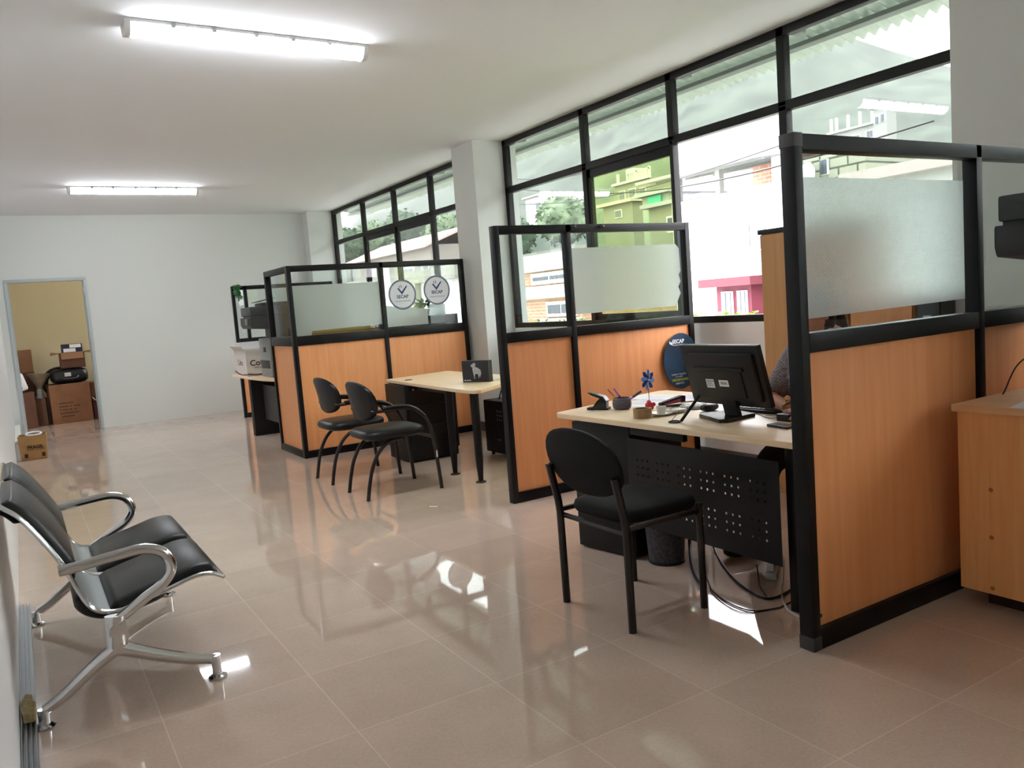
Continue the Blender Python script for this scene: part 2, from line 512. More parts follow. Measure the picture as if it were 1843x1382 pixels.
def ellipse(cx, cyy, a, b, n=40): return [(cx+a*math.cos(2*PI*k/n), cyy+b*math.sin(2*PI*k/n)) for k in range(n)]

# ------------------------------------------------------------------ room shell
XW, YB, ZC = 4.595, 13.08, 3.044
XL = -0.14
YF = -3.4
struct('floor', MB().box(-0.5, 4.75, YF-0.1, 15.6, -0.12, 0.0), TILE, smooth=False)
struct('ceiling', MB().box(-0.5, 4.75, YF-0.1, 15.6, ZC, ZC+0.15), CEIL, smooth=False)
struct('wall_left', MB().box(-0.34, XL, YF, YB, 0, ZC), LWALL, smooth=False)
struct('wall_front', MB().box(-0.34, 4.75, YF-0.1, YF, 0, ZC), WHITE, smooth=False)
struct('wall_right', MB().box(XW-0.02, 4.73, YF, YB, 0, 1.085), LWALL, smooth=False)
# back wall with the door opening
DX0, DX1, DZ = -0.05, 0.955, 2.18
struct('wall_back', MB().box(DX1, 4.73, YB, YB+0.12, 0, ZC).box(-0.34, DX0, YB, YB+0.12, 0, ZC).box(DX0, DX1, YB, YB+0.12, DZ, ZC), WHITE, smooth=False)
d = MB()
d.box(DX0, DX0+0.04, YB-0.02, YB+0.14, 0, DZ-0.045, 0.004).box(DX1-0.04, DX1, YB-0.02, YB+0.14, 0, DZ-0.045, 0.004).box(DX0, DX1, YB-0.02, YB+0.14, DZ-0.045, DZ, 0.004)
d.box(DX0+0.04, DX0+0.055, YB+0.03, YB+0.07, 0, DZ-0.045).box(DX1-0.055, DX1-0.04, YB+0.03, YB+0.07, 0, DZ-0.045)
do = struct('door_1', d, DOORM)
for z in (0.32, 0.85, 1.33, 1.98):
    MB().box(DX1-0.058, DX1-0.039, YB-0.024, YB+0.012, z-0.045, z+0.045, 0.003).cyl((DX1-0.05, YB-0.026, z-0.05), 0.008, 0.1, 10).build('hinge', ALU, do)
# columns
struct('pillar', MB().box(4.22, 4.74, 7.43, 7.90, 0, ZC), WHITE, smooth=False)
struct('pillar', MB().box(4.22, 4.74, 2.03, 2.44, 0, ZC), WHITE, smooth=False)
struct('pillar', MB().box(4.17, 4.74, 12.83, YB, 0, ZC), WHITE, smooth=False)
struct('baseboard_right', MB().box(XW-0.035, XW-0.02, 2.45, 7.43, 0, 0.1).box(XW-0.035, XW-0.02, 7.9, 12.83, 0, 0.1).box(4.205, 4.22, 7.415, 7.915, 0, 0.1).box(4.205, 4.575, 7.415, 7.43, 0, 0.1), SKIRT, smooth=False)
struct('baseboard_left', MB().box(XL, XL+0.06, 10.62, YB-0.03, 0, 0.2, 0.006), WHITE, smooth=False)
# sliding-door track along the left wall
t = MB().box(XL, XL+0.05, -1.5, 4.75, 0, 0.012)
for k in range(4): t.box(XL+0.002+k*0.0142, XL+0.006+k*0.0142, -1.5, 4.75, 0.012, 0.026)
struct('trim_1', t, ALU, smooth=False)
# store room behind the doorway
struct('wall_store_back', MB().box(-0.5, 2.4, 15.5, 15.6, 0, ZC), BEIGE, smooth=False)
struct('wall_store_left', MB().box(-0.5, -0.42, YB+0.12, 15.5, 0, ZC), BEIGE, smooth=False)
struct('wall_store_right', MB().box(2.3, 2.4, YB+0.12, 15.5, 0, 1.2).box(2.3, 2.4, YB+0.12, 15.5, 2.4, ZC).box(2.3, 2.4, YB+0.12, 13.9, 1.2, 2.4).box(2.3, 2.4, 15.2, 15.5, 1.2, 2.4), BEIGE, smooth=False)

# ------------------------------------------------------------------ windows on the right-hand wall
GX = 4.61
def bar(mb, y0, y1, z0, z1, x0=4.575, x1=4.635, bev=0.003): mb.box(x0, x1, min(y0, y1), max(y0, y1), z0, z1, bev)
def window(name, ys, y_hi, y_lo, sashes, opened):
    w = thing(name, ((4.6), (y_hi+y_lo)/2, 1.085), None, None, kind='structure')
    f = MB()
    bar(f, y_lo, y_hi, 2.985, ZC); bar(f, y_lo, y_hi, 2.497, 2.561); bar(f, y_lo, y_hi, 1.085, 1.137)
    bar(f, y_hi, y_hi-0.06, 1.085, ZC); bar(f, y_lo, y_lo+0.05, 1.085, ZC)
    for y in ys: bar(f, y-0.032, y+0.032, 2.53, ZC)
    edges = [y_hi]+list(ys)+[y_lo]
    for i, y in enumerate(ys):
        wd = 0.032 if i != 1 else 0.016
        bar(f, y-wd, y+wd, 1.1, 2.53)
    f.build('frame', FRAME, w)
    for i in range(4):
        a, b = edges[i], edges[i+1]
        MB().box(GX-0.003, GX+0.003, b, a, 2.53, 3.0).build('pane', WGLASS, w, smooth=False)
        if i in sashes:
            s = MB(); q = 4.60
            for xo in ((0.0,) if i not in opened else ()):
                bar(s, b, a, 2.42, 2.51, 4.585, 4.625); bar(s, b, a, 1.12, 1.19, 4.585, 4.625)
                bar(s, a, a-0.075, 1.12, 2.5, 4.585, 4.625); bar(s, b, b+0.035, 1.12, 2.5, 4.585, 4.625)
            if i not in opened:
                so = s.build('sash', FRAME, w)
                MB().box(GX-0.004, GX+0.004, b, a, 1.12, 2.5).build('pane', SGLASS if opened else WGLASS, so, smooth=False)
            else:
                s.bm.free()
        else:
            MB().box(GX-0.003, GX+0.003, b, a, 1.1, 2.53).build('pane', WGLASS, w, smooth=False)
    return w
window('window_1', (6.04, 4.89, 3.80), 7.43, 2.44, (1, 2), (2,))
window('window_2', (11.53, 10.38, 9.236), 12.83, 7.90, (1, 2), ())
window('window_3', (0.66, -0.7, -2.06), 2.03, YF, (1, 2), ())

# ------------------------------------------------------------------ ceiling lamps
def lamp(x0, x1, y, rot, label):
    cx = (x0+x1)/2; L = (x1-x0)
    o = thing('ceiling_lamp', (cx, y, ZC), label, 'ceiling lamp', 'fluorescent ceiling lamps')
    def arc(w, h, n=14): return [(w*math.cos(PI*k/n), -h*math.sin(PI*k/n)) for k in range(n+1)]
    rotm = Matrix.Translation((cx, y, ZC)) @ Matrix.Rotation(rot, 4, 'Z')
    def place(sec, a, b):
        # section in (y,z) extruded along x
        return rotm @ Matrix(((0, 0, 1, 0), (1, 0, 0, 0), (0, 1, 0, 0), (0, 0, 0, 1)))
    M = place(None, 0, 0)
    MB().prism([(-0.075, 0), (0.075, 0), (0.075, -0.018), (-0.075, -0.018)], -L/2, L/2, M).build('tray', WHITEP, o, smooth=False)
    sec = [(a, b-0.018) for a, b in arc(0.066, 0.062)]
    MB().prism(sec, -L/2+0.03, L/2-0.03, M).build('diffuser', LUMEN, o)
    sec2 = [(a, b-0.012) for a, b in arc(0.072, 0.072)]
    for e in (-1, 1):
        a, b = sorted((e*L/2, e*(L/2-0.03)))
        MB().prism(sec2, a, b, M).build('end_cap', WHITEP, o)
    cl = [x for x in (-0.46, -0.24, 0.0, 0.22, 0.45)]
    for x in cl:
        MB().prism([(-0.082, -0.004), (-0.07, -0.004), (-0.064, -0.03), (-0.076, -0.03)], x*L/1.42-0.012, x*L/1.42+0.012, M).build('clip', ALU, o, smooth=False)
    return o
lamp(0.70, 2.12, 5.015, R(1.5), 'long fluorescent ceiling lamp nearest the camera, glowing white, with open left end')
lamp(0.70, 2.12, 10.62, R(0.5), 'smaller-looking fluorescent ceiling lamp glowing above the doorway end of the office')

# ------------------------------------------------------------------ partitions
PW, PD = 0.042, 0.062
def run_x(p, x0, x1, y, H, mids, zr0, zr1, foot=0.075, double=True):
    # frame running along X with its face at y; returns list of bay x-ranges
    xs = [x0]+mids+[x1-PW]
    for x in xs: MB().box(x, x+PW, y, y+PD, 0, H, 0.004).build('post', PFRAME, p)
    bays = []
    for a, b in zip(xs, xs[1:]):
        bays.append((a+PW, b))
        MB().box(a+PW, b, y, y+PD, zr0, zr1, 0.003).build('rail', PFRAME, p)
        MB().box(a+PW, b, y, y+PD, 0, foot, 0.003).build('bottom_rail', PFRAME, p)
        MB().box(a+PW, b, y+0.022, y+0.044, foot-0.01, zr0+0.01).build('wood_panel', PWOOD, p, smooth=False)
    MB().box(x0+PW, x1-PW, y, y+PD, H-0.056, H, 0.004).build('top_rail', PFRAME, p)
    return bays
def pane_x(p, b, y, z0, z1, films=()):
    g = MB().box(b[0]-0.006, b[1]+0.006, y+0.042, y+0.047, z0-0.006, z1+0.006).build('glass_pane', PGLASS, p, smooth=False)
    for pts, m in films:
        f = MB()
        f.prism(pts, 0, 0.0008, basis((0, y+0.0405, 0), (1, 0, 0), (0, 0, 1))).build('frosted_film', m, g, smooth=False)
    return g
# near one
p = thing('office_partition', (3.3, 1.94, 0), 'black framed partition nearest the camera, wood below and dotted frosted glass above', 'partition')
YN = 1.907
b = run_x(p, 2.349, 4.572, YN, 1.858, [3.475], 1.095, 1.165, 0.078)
jag = [(2.389, 1.716), (3.44, 1.716), (3.44, 1.225), (3.2, 1.222), (2.9, 1.219), (2.6, 1.215), (2.389, 1.213)]
pane_x(p, b[0], YN, 1.165, 1.802, [(jag, FILMD)])
pane_x(p, b[1], YN, 1.165, 1.802)
MB().box(2.347, 2.393, YN-0.002, YN+0.064, 0, 0.052, 0.003).build('corner_cap', CAPM, p)
MB().box(2.347, 2.393, YN-0.002, YN+0.064, 1.813, 1.8605, 0.003).build('corner_cap', CAPM, p)
for x, z in ((2.42, 0.115), ):
    MB().lathe([(0, 0), (0.008, 0.0005), (0, 0.004)], mtx=basis((x, YN+0.022, z), (1, 0, 0), (0, 0, 1))).build('screw', CAPM, p)
# middle one
p = thing('office_partition', (3.6, 4.66, 0), 'black framed partition behind the monitor desk, with plain frosted band on its glass', 'partition')
YM = 4.635
b = run_x(p, 2.742, 4.475, YM, 1.862, [3.318], 1.087, 1.155, 0.07)
pane_x(p, b[0], YM, 1.155, 1.806)
fl = [(3.365, 1.70), (4.36, 1.705), (4.395, 1.67), (4.40, 1.5), (4.38, 1.47), (4.395, 1.42), (4.37, 1.38), (4.39, 1.33), (4.36, 1.28), (4.33, 1.235), (4.0, 1.235), (3.365, 1.238)]
pane_x(p, b[1], YM, 1.155, 1.806, [(fl, FILMP)])
for x in (3.385, 3.63):
    MB().tube([(x, YM-0.03, 1.845), (x-0.015, YM+0.02, 1.842)], 0.009, 8).cyl((x-0.012, YM-0.028, 1.838), 0.014, 0.012, 8).build('bolt', CAPM, p)
# oval sign stuck to the wood panel
sg = MB().prism(ellipse(4.318, 0.815, 0.178, 0.213), 0, 0.004, basis((0, YM-0.001, 0), (1, 0, 0), (0, 0, 1))).build('oval_sign', mat('sign_navy', rgb(28, 62, 92), 0.45, var=0.5, vscale=5), p, label='dark blue oval sign with white lettering', smooth=False)
tb = lambda x, z, y=YM-0.0056: basis((x, y, z), (1, 0, 0), (0, 0, 1))
text('SECAP', 0.042, tb(4.295, 0.965), PAPER, sg, bold=0.0012)
text('Formamos el futuro', 0.014, tb(4.295, 0.94), PAPER, sg)
text('CURSOS Y TALLERES', 0.016, tb(4.285, 0.715), PAPER, sg)
text('en su ciudad', 0.014, tb(4.285, 0.698), PAPER, sg)
text('INSCRIPCIONES', 0.024, tb(4.3, 0.672), mat('lime_print', rgb(190, 200, 70), 0.6), sg, bold=0.001)
text('ABIERTAS', 0.02, tb(4.29, 0.645), PAPER, sg)
MB().prism([(4.205, 0.975), (4.225, 0.962), (4.24, 0.97), (4.232, 0.95), (4.25, 0.94), (4.222, 0.944), (4.205, 0.955)], 0, 0.001, tb(0, 0, YM-0.0056)).build('emblem', PAPER, sg, smooth=False)
# far one: two wings meeting at a corner
p = thing('office_partition', (3.0, 8.0, 0), 'corner partition of two wings, its glass carrying two round white stickers', 'partition')
YP = 7.735
b = run_x(p, 2.262, 4.172, YP, 1.862, [3.205], 1.095, 1.185, 0.07)
pane_x(p, b[0], YP, 1.185, 1.806, [([(2.306, 1.672), (3.204, 1.668), (3.204, 1.24), (2.47, 1.226), (2.46, 1.187), (2.306, 1.187)], FILML)])
g2 = pane_x(p, b[1], YP, 1.185, 1.806, [([(3.75, 1.40), (3.93, 1.40), (3.93, 1.2), (3.75, 1.2)], FILMD), ([(3.25, 1.42), (3.72, 1.36), (3.72, 1.2), (3.25, 1.2)], FILML)])
def run_y(p, x, y0, y1, H, zr0, zr1, foot):
    MB().box(x, x+PD, y1-PW, y1, 0, H, 0.004).build('post', PFRAME, p)
    MB().box(x, x+PD, y0, y1-PW, zr0, zr1, 0.003).build('rail', PFRAME, p)
    MB().box(x, x+PD, y0, y1-PW, 0, foot, 0.003).build('bottom_rail', PFRAME, p)
    MB().box(x, x+PD, y0, y1-PW, H-0.056, H, 0.004).build('top_rail', PFRAME, p)
    MB().box(x+0.022, x+0.044, y0, y1-PW, foot-0.01, zr0+0.01).build('wood_panel', PWOOD, p, smooth=False)
    MB().box(x+0.03, x+0.035, y0, y1-PW, zr1-0.006, H-0.05).build('glass_pane', PGLASS, p, smooth=False)
run_y(p, 2.262, YP+PD, 8.56, 1.862, 1.095, 1.185, 0.07)
def sticker(cx, cz, r):
    y = YP+0.0400
    B = basis((0, y, 0), (1, 0, 0), (0, 0, 1))
    s = MB().prism(ellipse(cx, cz, r, r), 0, 0.001, B).build('round_sticker', STICK, g2, smooth=False)
    ring = MB()
    for rr0, rr1, dz, m, nm in ((r*0.955, r, 0.0012, STGREY, 'ring'), (r*0.89, r*0.945, 0.0012, STBLUE, 'ring')):
        q = MB(); n = 48; vs = []
        for k in range(n):
            a = 2*PI*k/n
            vs.append([q.bm.verts.new((cx+t*math.cos(a), y-dz, cz+t*math.sin(a))) for t in (rr0, rr1)])
        for k in range(n): q.bm.faces.new((vs[k][0], vs[k][1], vs[(k+1) % n][1], vs[(k+1) % n][0]))
        q.build(nm, m, g2, smooth=False)
    ring.bm.free()
    T = lambda x, z: basis((x, y-0.0016, z), (1, 0, 0), (0, 0, 1))
    k = r/0.155
    # tick emblem
    MB().prism([(-.052*k, .012*k), (-.036*k, .018*k), (-.006*k, -.022*k), (.052*k, .04*k), (.06*k, .03*k), (-.004*k, -.052*k)], 0, 0.0006, basis((cx, y-0.0016, cz+0.052*k), (1, 0, 0), (0, 0, 1))).build('emblem', STBLUE, g2, smooth=False)
    e = MB()
    for x, h in ((-0.03, 0.022), (-0.008, 0.028)):
        e.prism([(x*k, 0.02*k), ((x+0.008)*k, 0.016*k), ((x+0.003)*k, (0.02+h)*k), ((x-0.006)*k, (0.024+h)*k)], 0, 0.0006, basis((cx, y-0.0016, cz+0.05*k), (1, 0, 0), (0, 0, 1)))
    e.build('emblem', ORANGE, g2, smooth=False)
    text('SECAP', 0.046*k, T(cx, cz-0.022*k), STTXT, g2, bold=0.0012)
    text('Capacitamos Profesionales', 0.0165*k, T(cx, cz-0.066*k), STTXT, g2)
sticker(3.452, 1.523, 0.155)
sticker(3.85, 1.548, 0.155)
# last one, by the back wall
p = thing('office_partition', (3.4, 11.96, 0), 'partition nearest the back wall, plant leaves hanging over its corner', 'partition')
b = run_x(p, 2.685, 4.17, 11.93, 1.885, [2.855, 3.55], 1.06, 1.14, 0.07)
for q in b: pane_x(p, q, 11.93, 1.14, 1.83)

# ------------------------------------------------------------------ waiting bench by the left wall
bn = thing('waiting_bench', (0.25, 3.83, 0), 'two-seat waiting bench of chrome tube with black padded seats along the left wall', 'bench')
prof = catmull([(-.118, 0, .79), (-.1, 0, .772), (-.075, 0, .75), (-.045, 0, .712), (.007, 0, .626), (.055, 0, .53), (.086, 0, .44), (.121, 0, .365), (.163, 0, .335), (.223, 0, .327), (.287, 0, .342), (.384, 0, .364), (.486, 0, .390), (.545, 0, .388), (.59, 0, .366)], 5)
prof = [(p.x, p.z) for p in prof]
def sub(p, a, b):
    n = len(p)-1
    return p[int(a*n):int(b*n)+1]
def padth(n, t):
    return [t*min(1.0, 1.9*math.sin(PI*(i+0.25)/(n-0.5))**0.55) for i in range(n)]
for (y0, y1) in ((3.285, 3.83), (3.85, 4.395)):
    sh = MB().sweep(prof, y0, y1, 0.006).build('seat_shell', STEELP, bn)
    for y in (y0, y1):
        MB().tube([(x, y, z+0.003) for x, z in prof], 0.0085, 8).build('edge_trim', CHROME, sh)
    MB().tube([(prof[-1][0], y0, prof[-1][1]), (prof[-1][0], y1, prof[-1][1])], 0.008, 8).build('edge_trim', CHROME, sh)
    MB().tube([(prof[0][0], y0, prof[0][1]), (prof[0][0], y1, prof[0][1])], 0.008, 8).build('edge_trim', CHROME, sh)
    sp = sub(prof, 0.60, 0.985); bp = sub(prof, 0.02, 0.40)
    up_ = lambda P: [(x, z+0.004) for x, z in P]
    MB().sweep(up_(sp), y0+0.02, y1-0.02, padth(len(sp), 0.034), .035).build('seat_pad', LEATHER, bn, ang=60)
    MB().sweep([(x+0.005, z+0.003) for x, z in bp], y0+0.02, y1-0.02, padth(len(bp), 0.032), .035).build('back_pad', LEATHER, bn, ang=60)
    # black pans below the seat and behind the back
    bt = sub(prof, 0.47, 0.80)
    MB().sweep([(x, z-0.004) for x, z in bt], y0+0.05, y1-0.05, [-q for q in padth(len(bt), 0.05)], .06).build('seat_pan', BLKDK, bn, ang=60)
    bt = sub(prof, 0.08, 0.22)
    MB().sweep([(x-0.003, z-0.003) for x, z in bt], y0+0.06, y1-0.06, [-q for q in padth(len(bt), 0.035)], .06).build('back_pan', BLKDK, bn, ang=60)
MB().box(0.165, 0.225, 3.2, 4.44, 0.262, 0.315, 0.006).build('beam', CHROME, bn)
for y in (3.22, 4.42):
    arm = catmull([(.205, y, .318), (.296, y, .374), (.362, y, .412), (.398, y, .465), (.378, y, .527), (.316, y, .556), (.225, y, .553), (.1, y, .541), (.035, y, .537)], 6)
    MB().tube(arm, [0.02]*len(arm), 12, sq=(1.0, 0.8)).build('armrest', CHROME, bn)
    hub = MB().tube(catmull([(.195, y, .335), (.19, y, .285), (.188, y, .235), (.19, y, .205)], 4), [0.034]*13, 14, sq=(0.62, 1.15)).build('hub', CHROME, bn)
    rl = catmull([(.205, y, .232), (.157, y, .2), (.093, y, .16), (.0, y, .092), (-.062, y, .06)], 5)
    MB().tube(rl, [0.026-0.009*i/len(rl) for i in range(len(rl))], 12, sq=(1.1, 0.8)).cyl((-.066, y, .008), 0.019, 0.058, 14).build('rear_leg', CHROME, bn)
    fl_ = catmull([(.18, y, .222), (.235, y, .192), (.318, y, .15), (.42, y, .105), (.512, y, .075)], 5)
    MB().tube(fl_, [0.026-0.009*i/len(fl_) for i in range(len(fl_))], 12, sq=(1.1, 0.8)).cyl((.517, y, .008), 0.018, 0.082, 14).build('front_leg', CHROME, bn)
    for x in (-.066, .517):
        MB().lathe([(0, 0), (0.034, 0), (0.035, 0.006), (0.02, 0.014), (0, 0.016)], (x, y, 0), 22).build('foot_pad', CHROME, bn)

fs = MB()
fs.prism([(0, 0), (.03, -.01), (.038, .02), (.03, .05), (.04, .09), (.028, .13), (.03, .17), (.008, .19), (.0, .15), (-.006, .12), (.002, .09), (-.006, .05)], 0, .03, Matrix.Translation((XL+.012, 3.24, .0265)))
tag(fs.build('foam_scrap', mat('tan_foam', rgb(176, 158, 112), .95, var=.25, vscale=60), smooth=False), 'torn tan foam scrap on the metal track by the near bench leg', 'scrap')
# ------------------------------------------------------------------ chairs
def oval_back(mb, c, hw, hz, tilt, th, bowl, flat=0.0, n=28):
    # rounded backrest facing +X, cut flatter at its lower edge
    b = bmesh.new(); rings = []
    for side, inset in ((0, 0.90), (0.25, 1.0), (0.75, 1.0), (1, 0.90)):
        ring = []
        for k in range(n):
            a = 2*PI*k/n
            y = hw*math.copysign(abs(math.cos(a))**0.85, math.cos(a))*inset
            z = hz*math.copysign(abs(math.sin(a))**0.9, math.sin(a))*inset
            if z < 0: z *= (1-flat)
            x = th*(side-0.5)+bowl*(y/hw)**2
            ring.append(b.verts.new((x-math.tan(tilt)*z, y, z)))
        rings.append(ring)
    for p_, q_ in zip(rings, rings[1:]):
        for k in range(n): b.faces.new((p_[k], p_[(k+1) % n], q_[(k+1) % n], q_[k]))
    for ring, sd in ((rings[0], 0), (rings[-1], 1)):
        cv = b.verts.new((th*(sd-0.5)*1.25, 0, 0))
        for k in range(n): b.faces.new((ring[k], ring[(k+1) % n], cv))
    bmesh.ops.recalc_face_normals(b, faces=b.faces)
    return mb._merge(b, Matrix.Translation(c))
# armless visitor chair at the near desk
ch = thing('visitor_chair', (2.17, 2.71, 0), 'black armless visitor chair with oval back, standing alone at the monitor desk', 'chair')
for y, s in ((2.482, -1), (2.94, 1)):
    MB().tube([(1.975, y, 0), (1.972, y, .42), (1.966, y, .47), (1.93, y, .638)], 0.0155, 10, sq=(1.0, 1.15)).build('rear_leg', TUBE, ch)
    MB().lathe([(0, 0), (0.013, 0.001), (0, 0.006)], (1.93, y, .638), 10).build('leg_cap', CHROME, ch)
    MB().tube([(2.368, y, 0), (2.368, y, .458)], 0.0155, 10).build('front_leg', TUBE, ch)
    MB().tube([(1.972, y, .425), (2.368, y, .425)], 0.012, 8).build('side_rail', TUBE, ch)
MB().tube([(1.985, 2.482, .40), (1.985, 2.94, .40)], 0.012, 8).build('cross_rail', TUBE, ch)
MB().tube([(2.355, 2.482, .415), (2.355, 2.94, .415)], 0.012, 8).build('cross_rail', TUBE, ch)
MB().sq((2.205, 2.711, .452), (.222, .212, .04), 0.6, 0.45, 32, 10).build('seat', FABRIC, ch, ang=80)
oval_back(MB(), (1.945, 2.722, .668), .252, .15, R(14), .032, 0.012, 0.05).build('backrest', FABRIC, ch, ang=60)

# armchair with one bent tube for each arm and front leg
ac = thing('arm_chair', (2.33, 5.735, 0), 'black visitor armchair with curved tube legs, nearer of the pair by the empty desk', 'chair', 'curved-leg armchairs')
for y in (5.535, 5.925):
    MB().tube(catmull([(2.36, y, .425), (2.25, y, .408), (2.165, y, .345), (2.105, y, .24), (2.07, y, .12), (2.047, y, 0)], 6), 0.0145, 10).build('rear_leg', TUBE, ac)
for y in (5.49, 5.985):
    yy = 5.735+(y-5.735)*0.78
    MB().tube(catmull([(2.622, y, 0), (2.606, y, .2), (2.585, y, .40), (2.555, y, .51), (2.49, y, .60), (2.40, y, .642), (2.29, y, .650), (2.19, (y+yy)/2, .643), (2.135, yy, .64)], 6), 0.0145, 10).build('front_leg', TUBE, ac)
    MB().tube(catmull([(2.53, y, .565), (2.47, y, .622), (2.39, y, .657), (2.28, y, .664), (2.2, y, .658)], 5), 0.02, 10, sq=(0.7, 1.0)).build('arm_pad', BLKDK, ac)
MB().tube([(2.59, 5.49, .40), (2.59, 5.985, .40)], 0.0125, 8).build('cross_rail', TUBE, ac)
MB().tube([(2.36, 5.535, .42), (2.36, 5.925, .42)], 0.0125, 8).build('cross_rail', TUBE, ac)
MB().sq((2.318, 5.735, .462), (.25, .242, .046), 0.6, 0.5, 32, 10).build('seat', LEATHER, ac, ang=80)
oval_back(MB(), (2.105, 5.745, .713), .245, .15, R(11), .045, 0.055, 0.0).build('backrest', LEATHER, ac, ang=60)
ac2 = dup(ac, (0.0, 0.775, 0), 'black visitor armchair with curved tube legs, farther of the pair, against the corner partition')
MB().box(2.594, 2.602, 5.4735, 5.478, .245, .295).build('label_tag', PAPER, ac)

# ------------------------------------------------------------------ near desk and what is on it
ZD = 0.725
dk = thing('office_desk', (2.9, 2.9, 0), 'pale wood topped office desk with perforated black front, monitor on it', 'desk')
top = [(2.54, 1.985), (2.508, 3.70), (2.53, 3.735), (2.83, 3.80), (3.45, 3.93), (3.5, 3.9), (3.5, 3.3), (3.4, 3.02), (3.22, 2.9), (3.22, 1.985)]
MB().prism(top, ZD-0.026, ZD, bev=0.003).build('desk_top', DTOP, dk)
holes = []
for gy in (2.325, 2.47, 2.615, 2.76, 2.905, 3.05):
    for gz in (0.497, 0.332):
        for a in (-1, 0, 1):
            for c_ in (-1, 0, 1): holes.append((3.165-gy-a*0.038, gz-c_*0.038-0.20))
perforated('front_panel', 0.955, 0.437, holes, 0.0058, 0.0015, basis((2.552, 3.165, 0.20), (0, -1, 0), (0, 0, 1)), BLK, dk)
MB().box(2.556, 2.585, 2.76, 3.14, 0.655, 0.699, 0.003).build('apron', BLK, dk)
MB().box(2.60, 2.66, 2.16, 2.22, 0.0, 0.699, 0.004).build('leg_frame', BLK, dk)
MB().box(2.75, 3.2, 2.0, 2.03, 0.02, 0.699, 0.003).build('end_panel', BLK, dk)
MB().box(3.4, 3.46, 3.8, 3.86, 0, 0.699, 0.003).build('leg_frame', BLK, dk)
pm = Matrix.Translation((2.50, 3.555, 0)) @ Matrix.Rotation(R(-80), 4, 'Z')
pd = thing('drawer_pedestal', (2.7, 3.36, 0), 'black steel drawer pedestal under the left end of the monitor desk', 'drawer unit')
MB().box(0, 0.40, 0, 0.42, 0.012, 0.694, 0.004, pm).build('body', BLK, pd)
for z0, z1 in ((0.03, 0.33), (0.34, 0.51), (0.52, 0.68)):
    f = MB().box(0.012, 0.388, 0.421, 0.436, z0, z1, 0.003, pm).build('drawer', BLK, pd)
    MB().box(0.13, 0.27, 0.4365, 0.446, z1-0.05, z1-0.03, 0.002, pm).build('handle', ALU, f)
# monitor
mo = thing('computer_monitor', (2.87, 2.75, ZD), 'black computer monitor seen from behind, two labels on its back', 'monitor')
MO = basis((2.868, 2.992, 0.79), (0, -1, 0), (-0.27, 0, 0.963))
MB().box(0, 0.49, 0, 0.303, -0.022, 0.006, 0.005, MO).box(0.03, 0.46, 0.03, 0.27, 0.0, 0.024, 0.012, MO).build('casing', BLKDK, mo)
MB().box(0.085, 0.395, 0.185, 0.202, 0.02, 0.034, 0.004, MO).box(0.1, 0.38, 0.05, 0.186, 0.018, 0.03, 0.006, MO).build('back_cover', BLKDK, mo)
MB().box(0.012, 0.478, 0.016, 0.29, -0.0235, -0.0215, 0, MO).build('screen', BLKGL, mo, smooth=False)
lb = MB().box(0.147, 0.199, 0.098, 0.142, 0.030, 0.0306, 0, MO).build('label', PAPER2, mo, smooth=False)
MB().box(0.15, 0.196, 0.13, 0.135, 0.0306, 0.031, 0, MO).box(0.15, 0.185, 0.12, 0.123, 0.0306, 0.031, 0, MO).box(0.15, 0.19, 0.11, 0.113, 0.0306, 0.031, 0, MO).build('print', INK, lb, smooth=False)
lb = MB().box(0.231, 0.29, 0.108, 0.14, 0.030, 0.0306, 0, MO).build('label', PAPER, mo, smooth=False)
bc = MB()
for k in range(12): bc.box(0.243+k*0.0032, 0.243+k*0.0032+random.choice((0.001, 0.002)), 0.118, 0.132, 0.0306, 0.031, 0, MO)
bc.build('barcode', PRINT, lb, smooth=False)
MB().box(0.205, 0.295, -0.065, 0.06, 0.0, 0.022, 0.004, MO).build('neck', BLKDK, mo)
MB().prism([(2.80, 2.90), (2.73, 2.70), (2.76, 2.675), (2.96, 2.69), (3.0, 2.86), (2.83, 2.92)], ZD+0.0005, ZD+0.018, bev=0.002).build('base', BLKGL, mo)
# easel stand with ring foot
es = thing('phone_easel', (2.65, 2.88, ZD), 'thin black easel stand with a ring foot, leaning in front of the monitor corner', 'phone stand')
MB().tube([(2.655, 2.872, ZD+0.006), (2.742, 2.83, 0.846)], 0.0055, 8, sq=(1.4, 0.8)).build('strut', BLKDK, es)
MB().tube([(2.637+0.026*math.cos(2*PI*k/20), 2.897+0.03*math.sin(2*PI*k/20), ZD+0.004) for k in range(20)], 0.0035, 8, closed=True).build('ring_foot', BLKDK, es)
MB().tube([(2.63, 2.915, ZD+0.005), (2.672, 2.90, ZD+0.05)], 0.0016, 6).build('wire_link', BLKDK, es)
# hole punch
hp = thing('hole_punch', (2.71, 3.585, ZD), 'black two-hole paper punch with raised lever at the left end of the desk', 'hole punch')
HM = basis((2.668, 3.64, ZD+0.0005), (0.50, -0.866, 0), (0.866, 0.50, 0))
MB().box(0, 0.125, 0, 0.055, 0.0, 0.014, 0.003, HM).build('base', BLKDK, hp)
MB().prism([(0.03, 0.014), (0.115, 0.014), (0.115, 0.045), (0.085, 0.07), (0.06, 0.05)], 0.008, 0.047, HM @ Matrix(((1, 0, 0, 0), (0, 0, 1, 0), (0, 1, 0, 0), (0, 0, 0, 1))), bev=0.002).build('body', BLKGL, hp)
MB().prism([(0.005, 0.098), (0.03, 0.096), (0.10, 0.075), (0.118, 0.05), (0.108, 0.045), (0.085, 0.062), (0.03, 0.082)], 0.002, 0.053, HM @ Matrix(((1, 0, 0, 0), (0, 0, 1, 0), (0, 1, 0, 0), (0, 0, 0, 1))), bev=0.002).build('lever', BLKDK, hp)
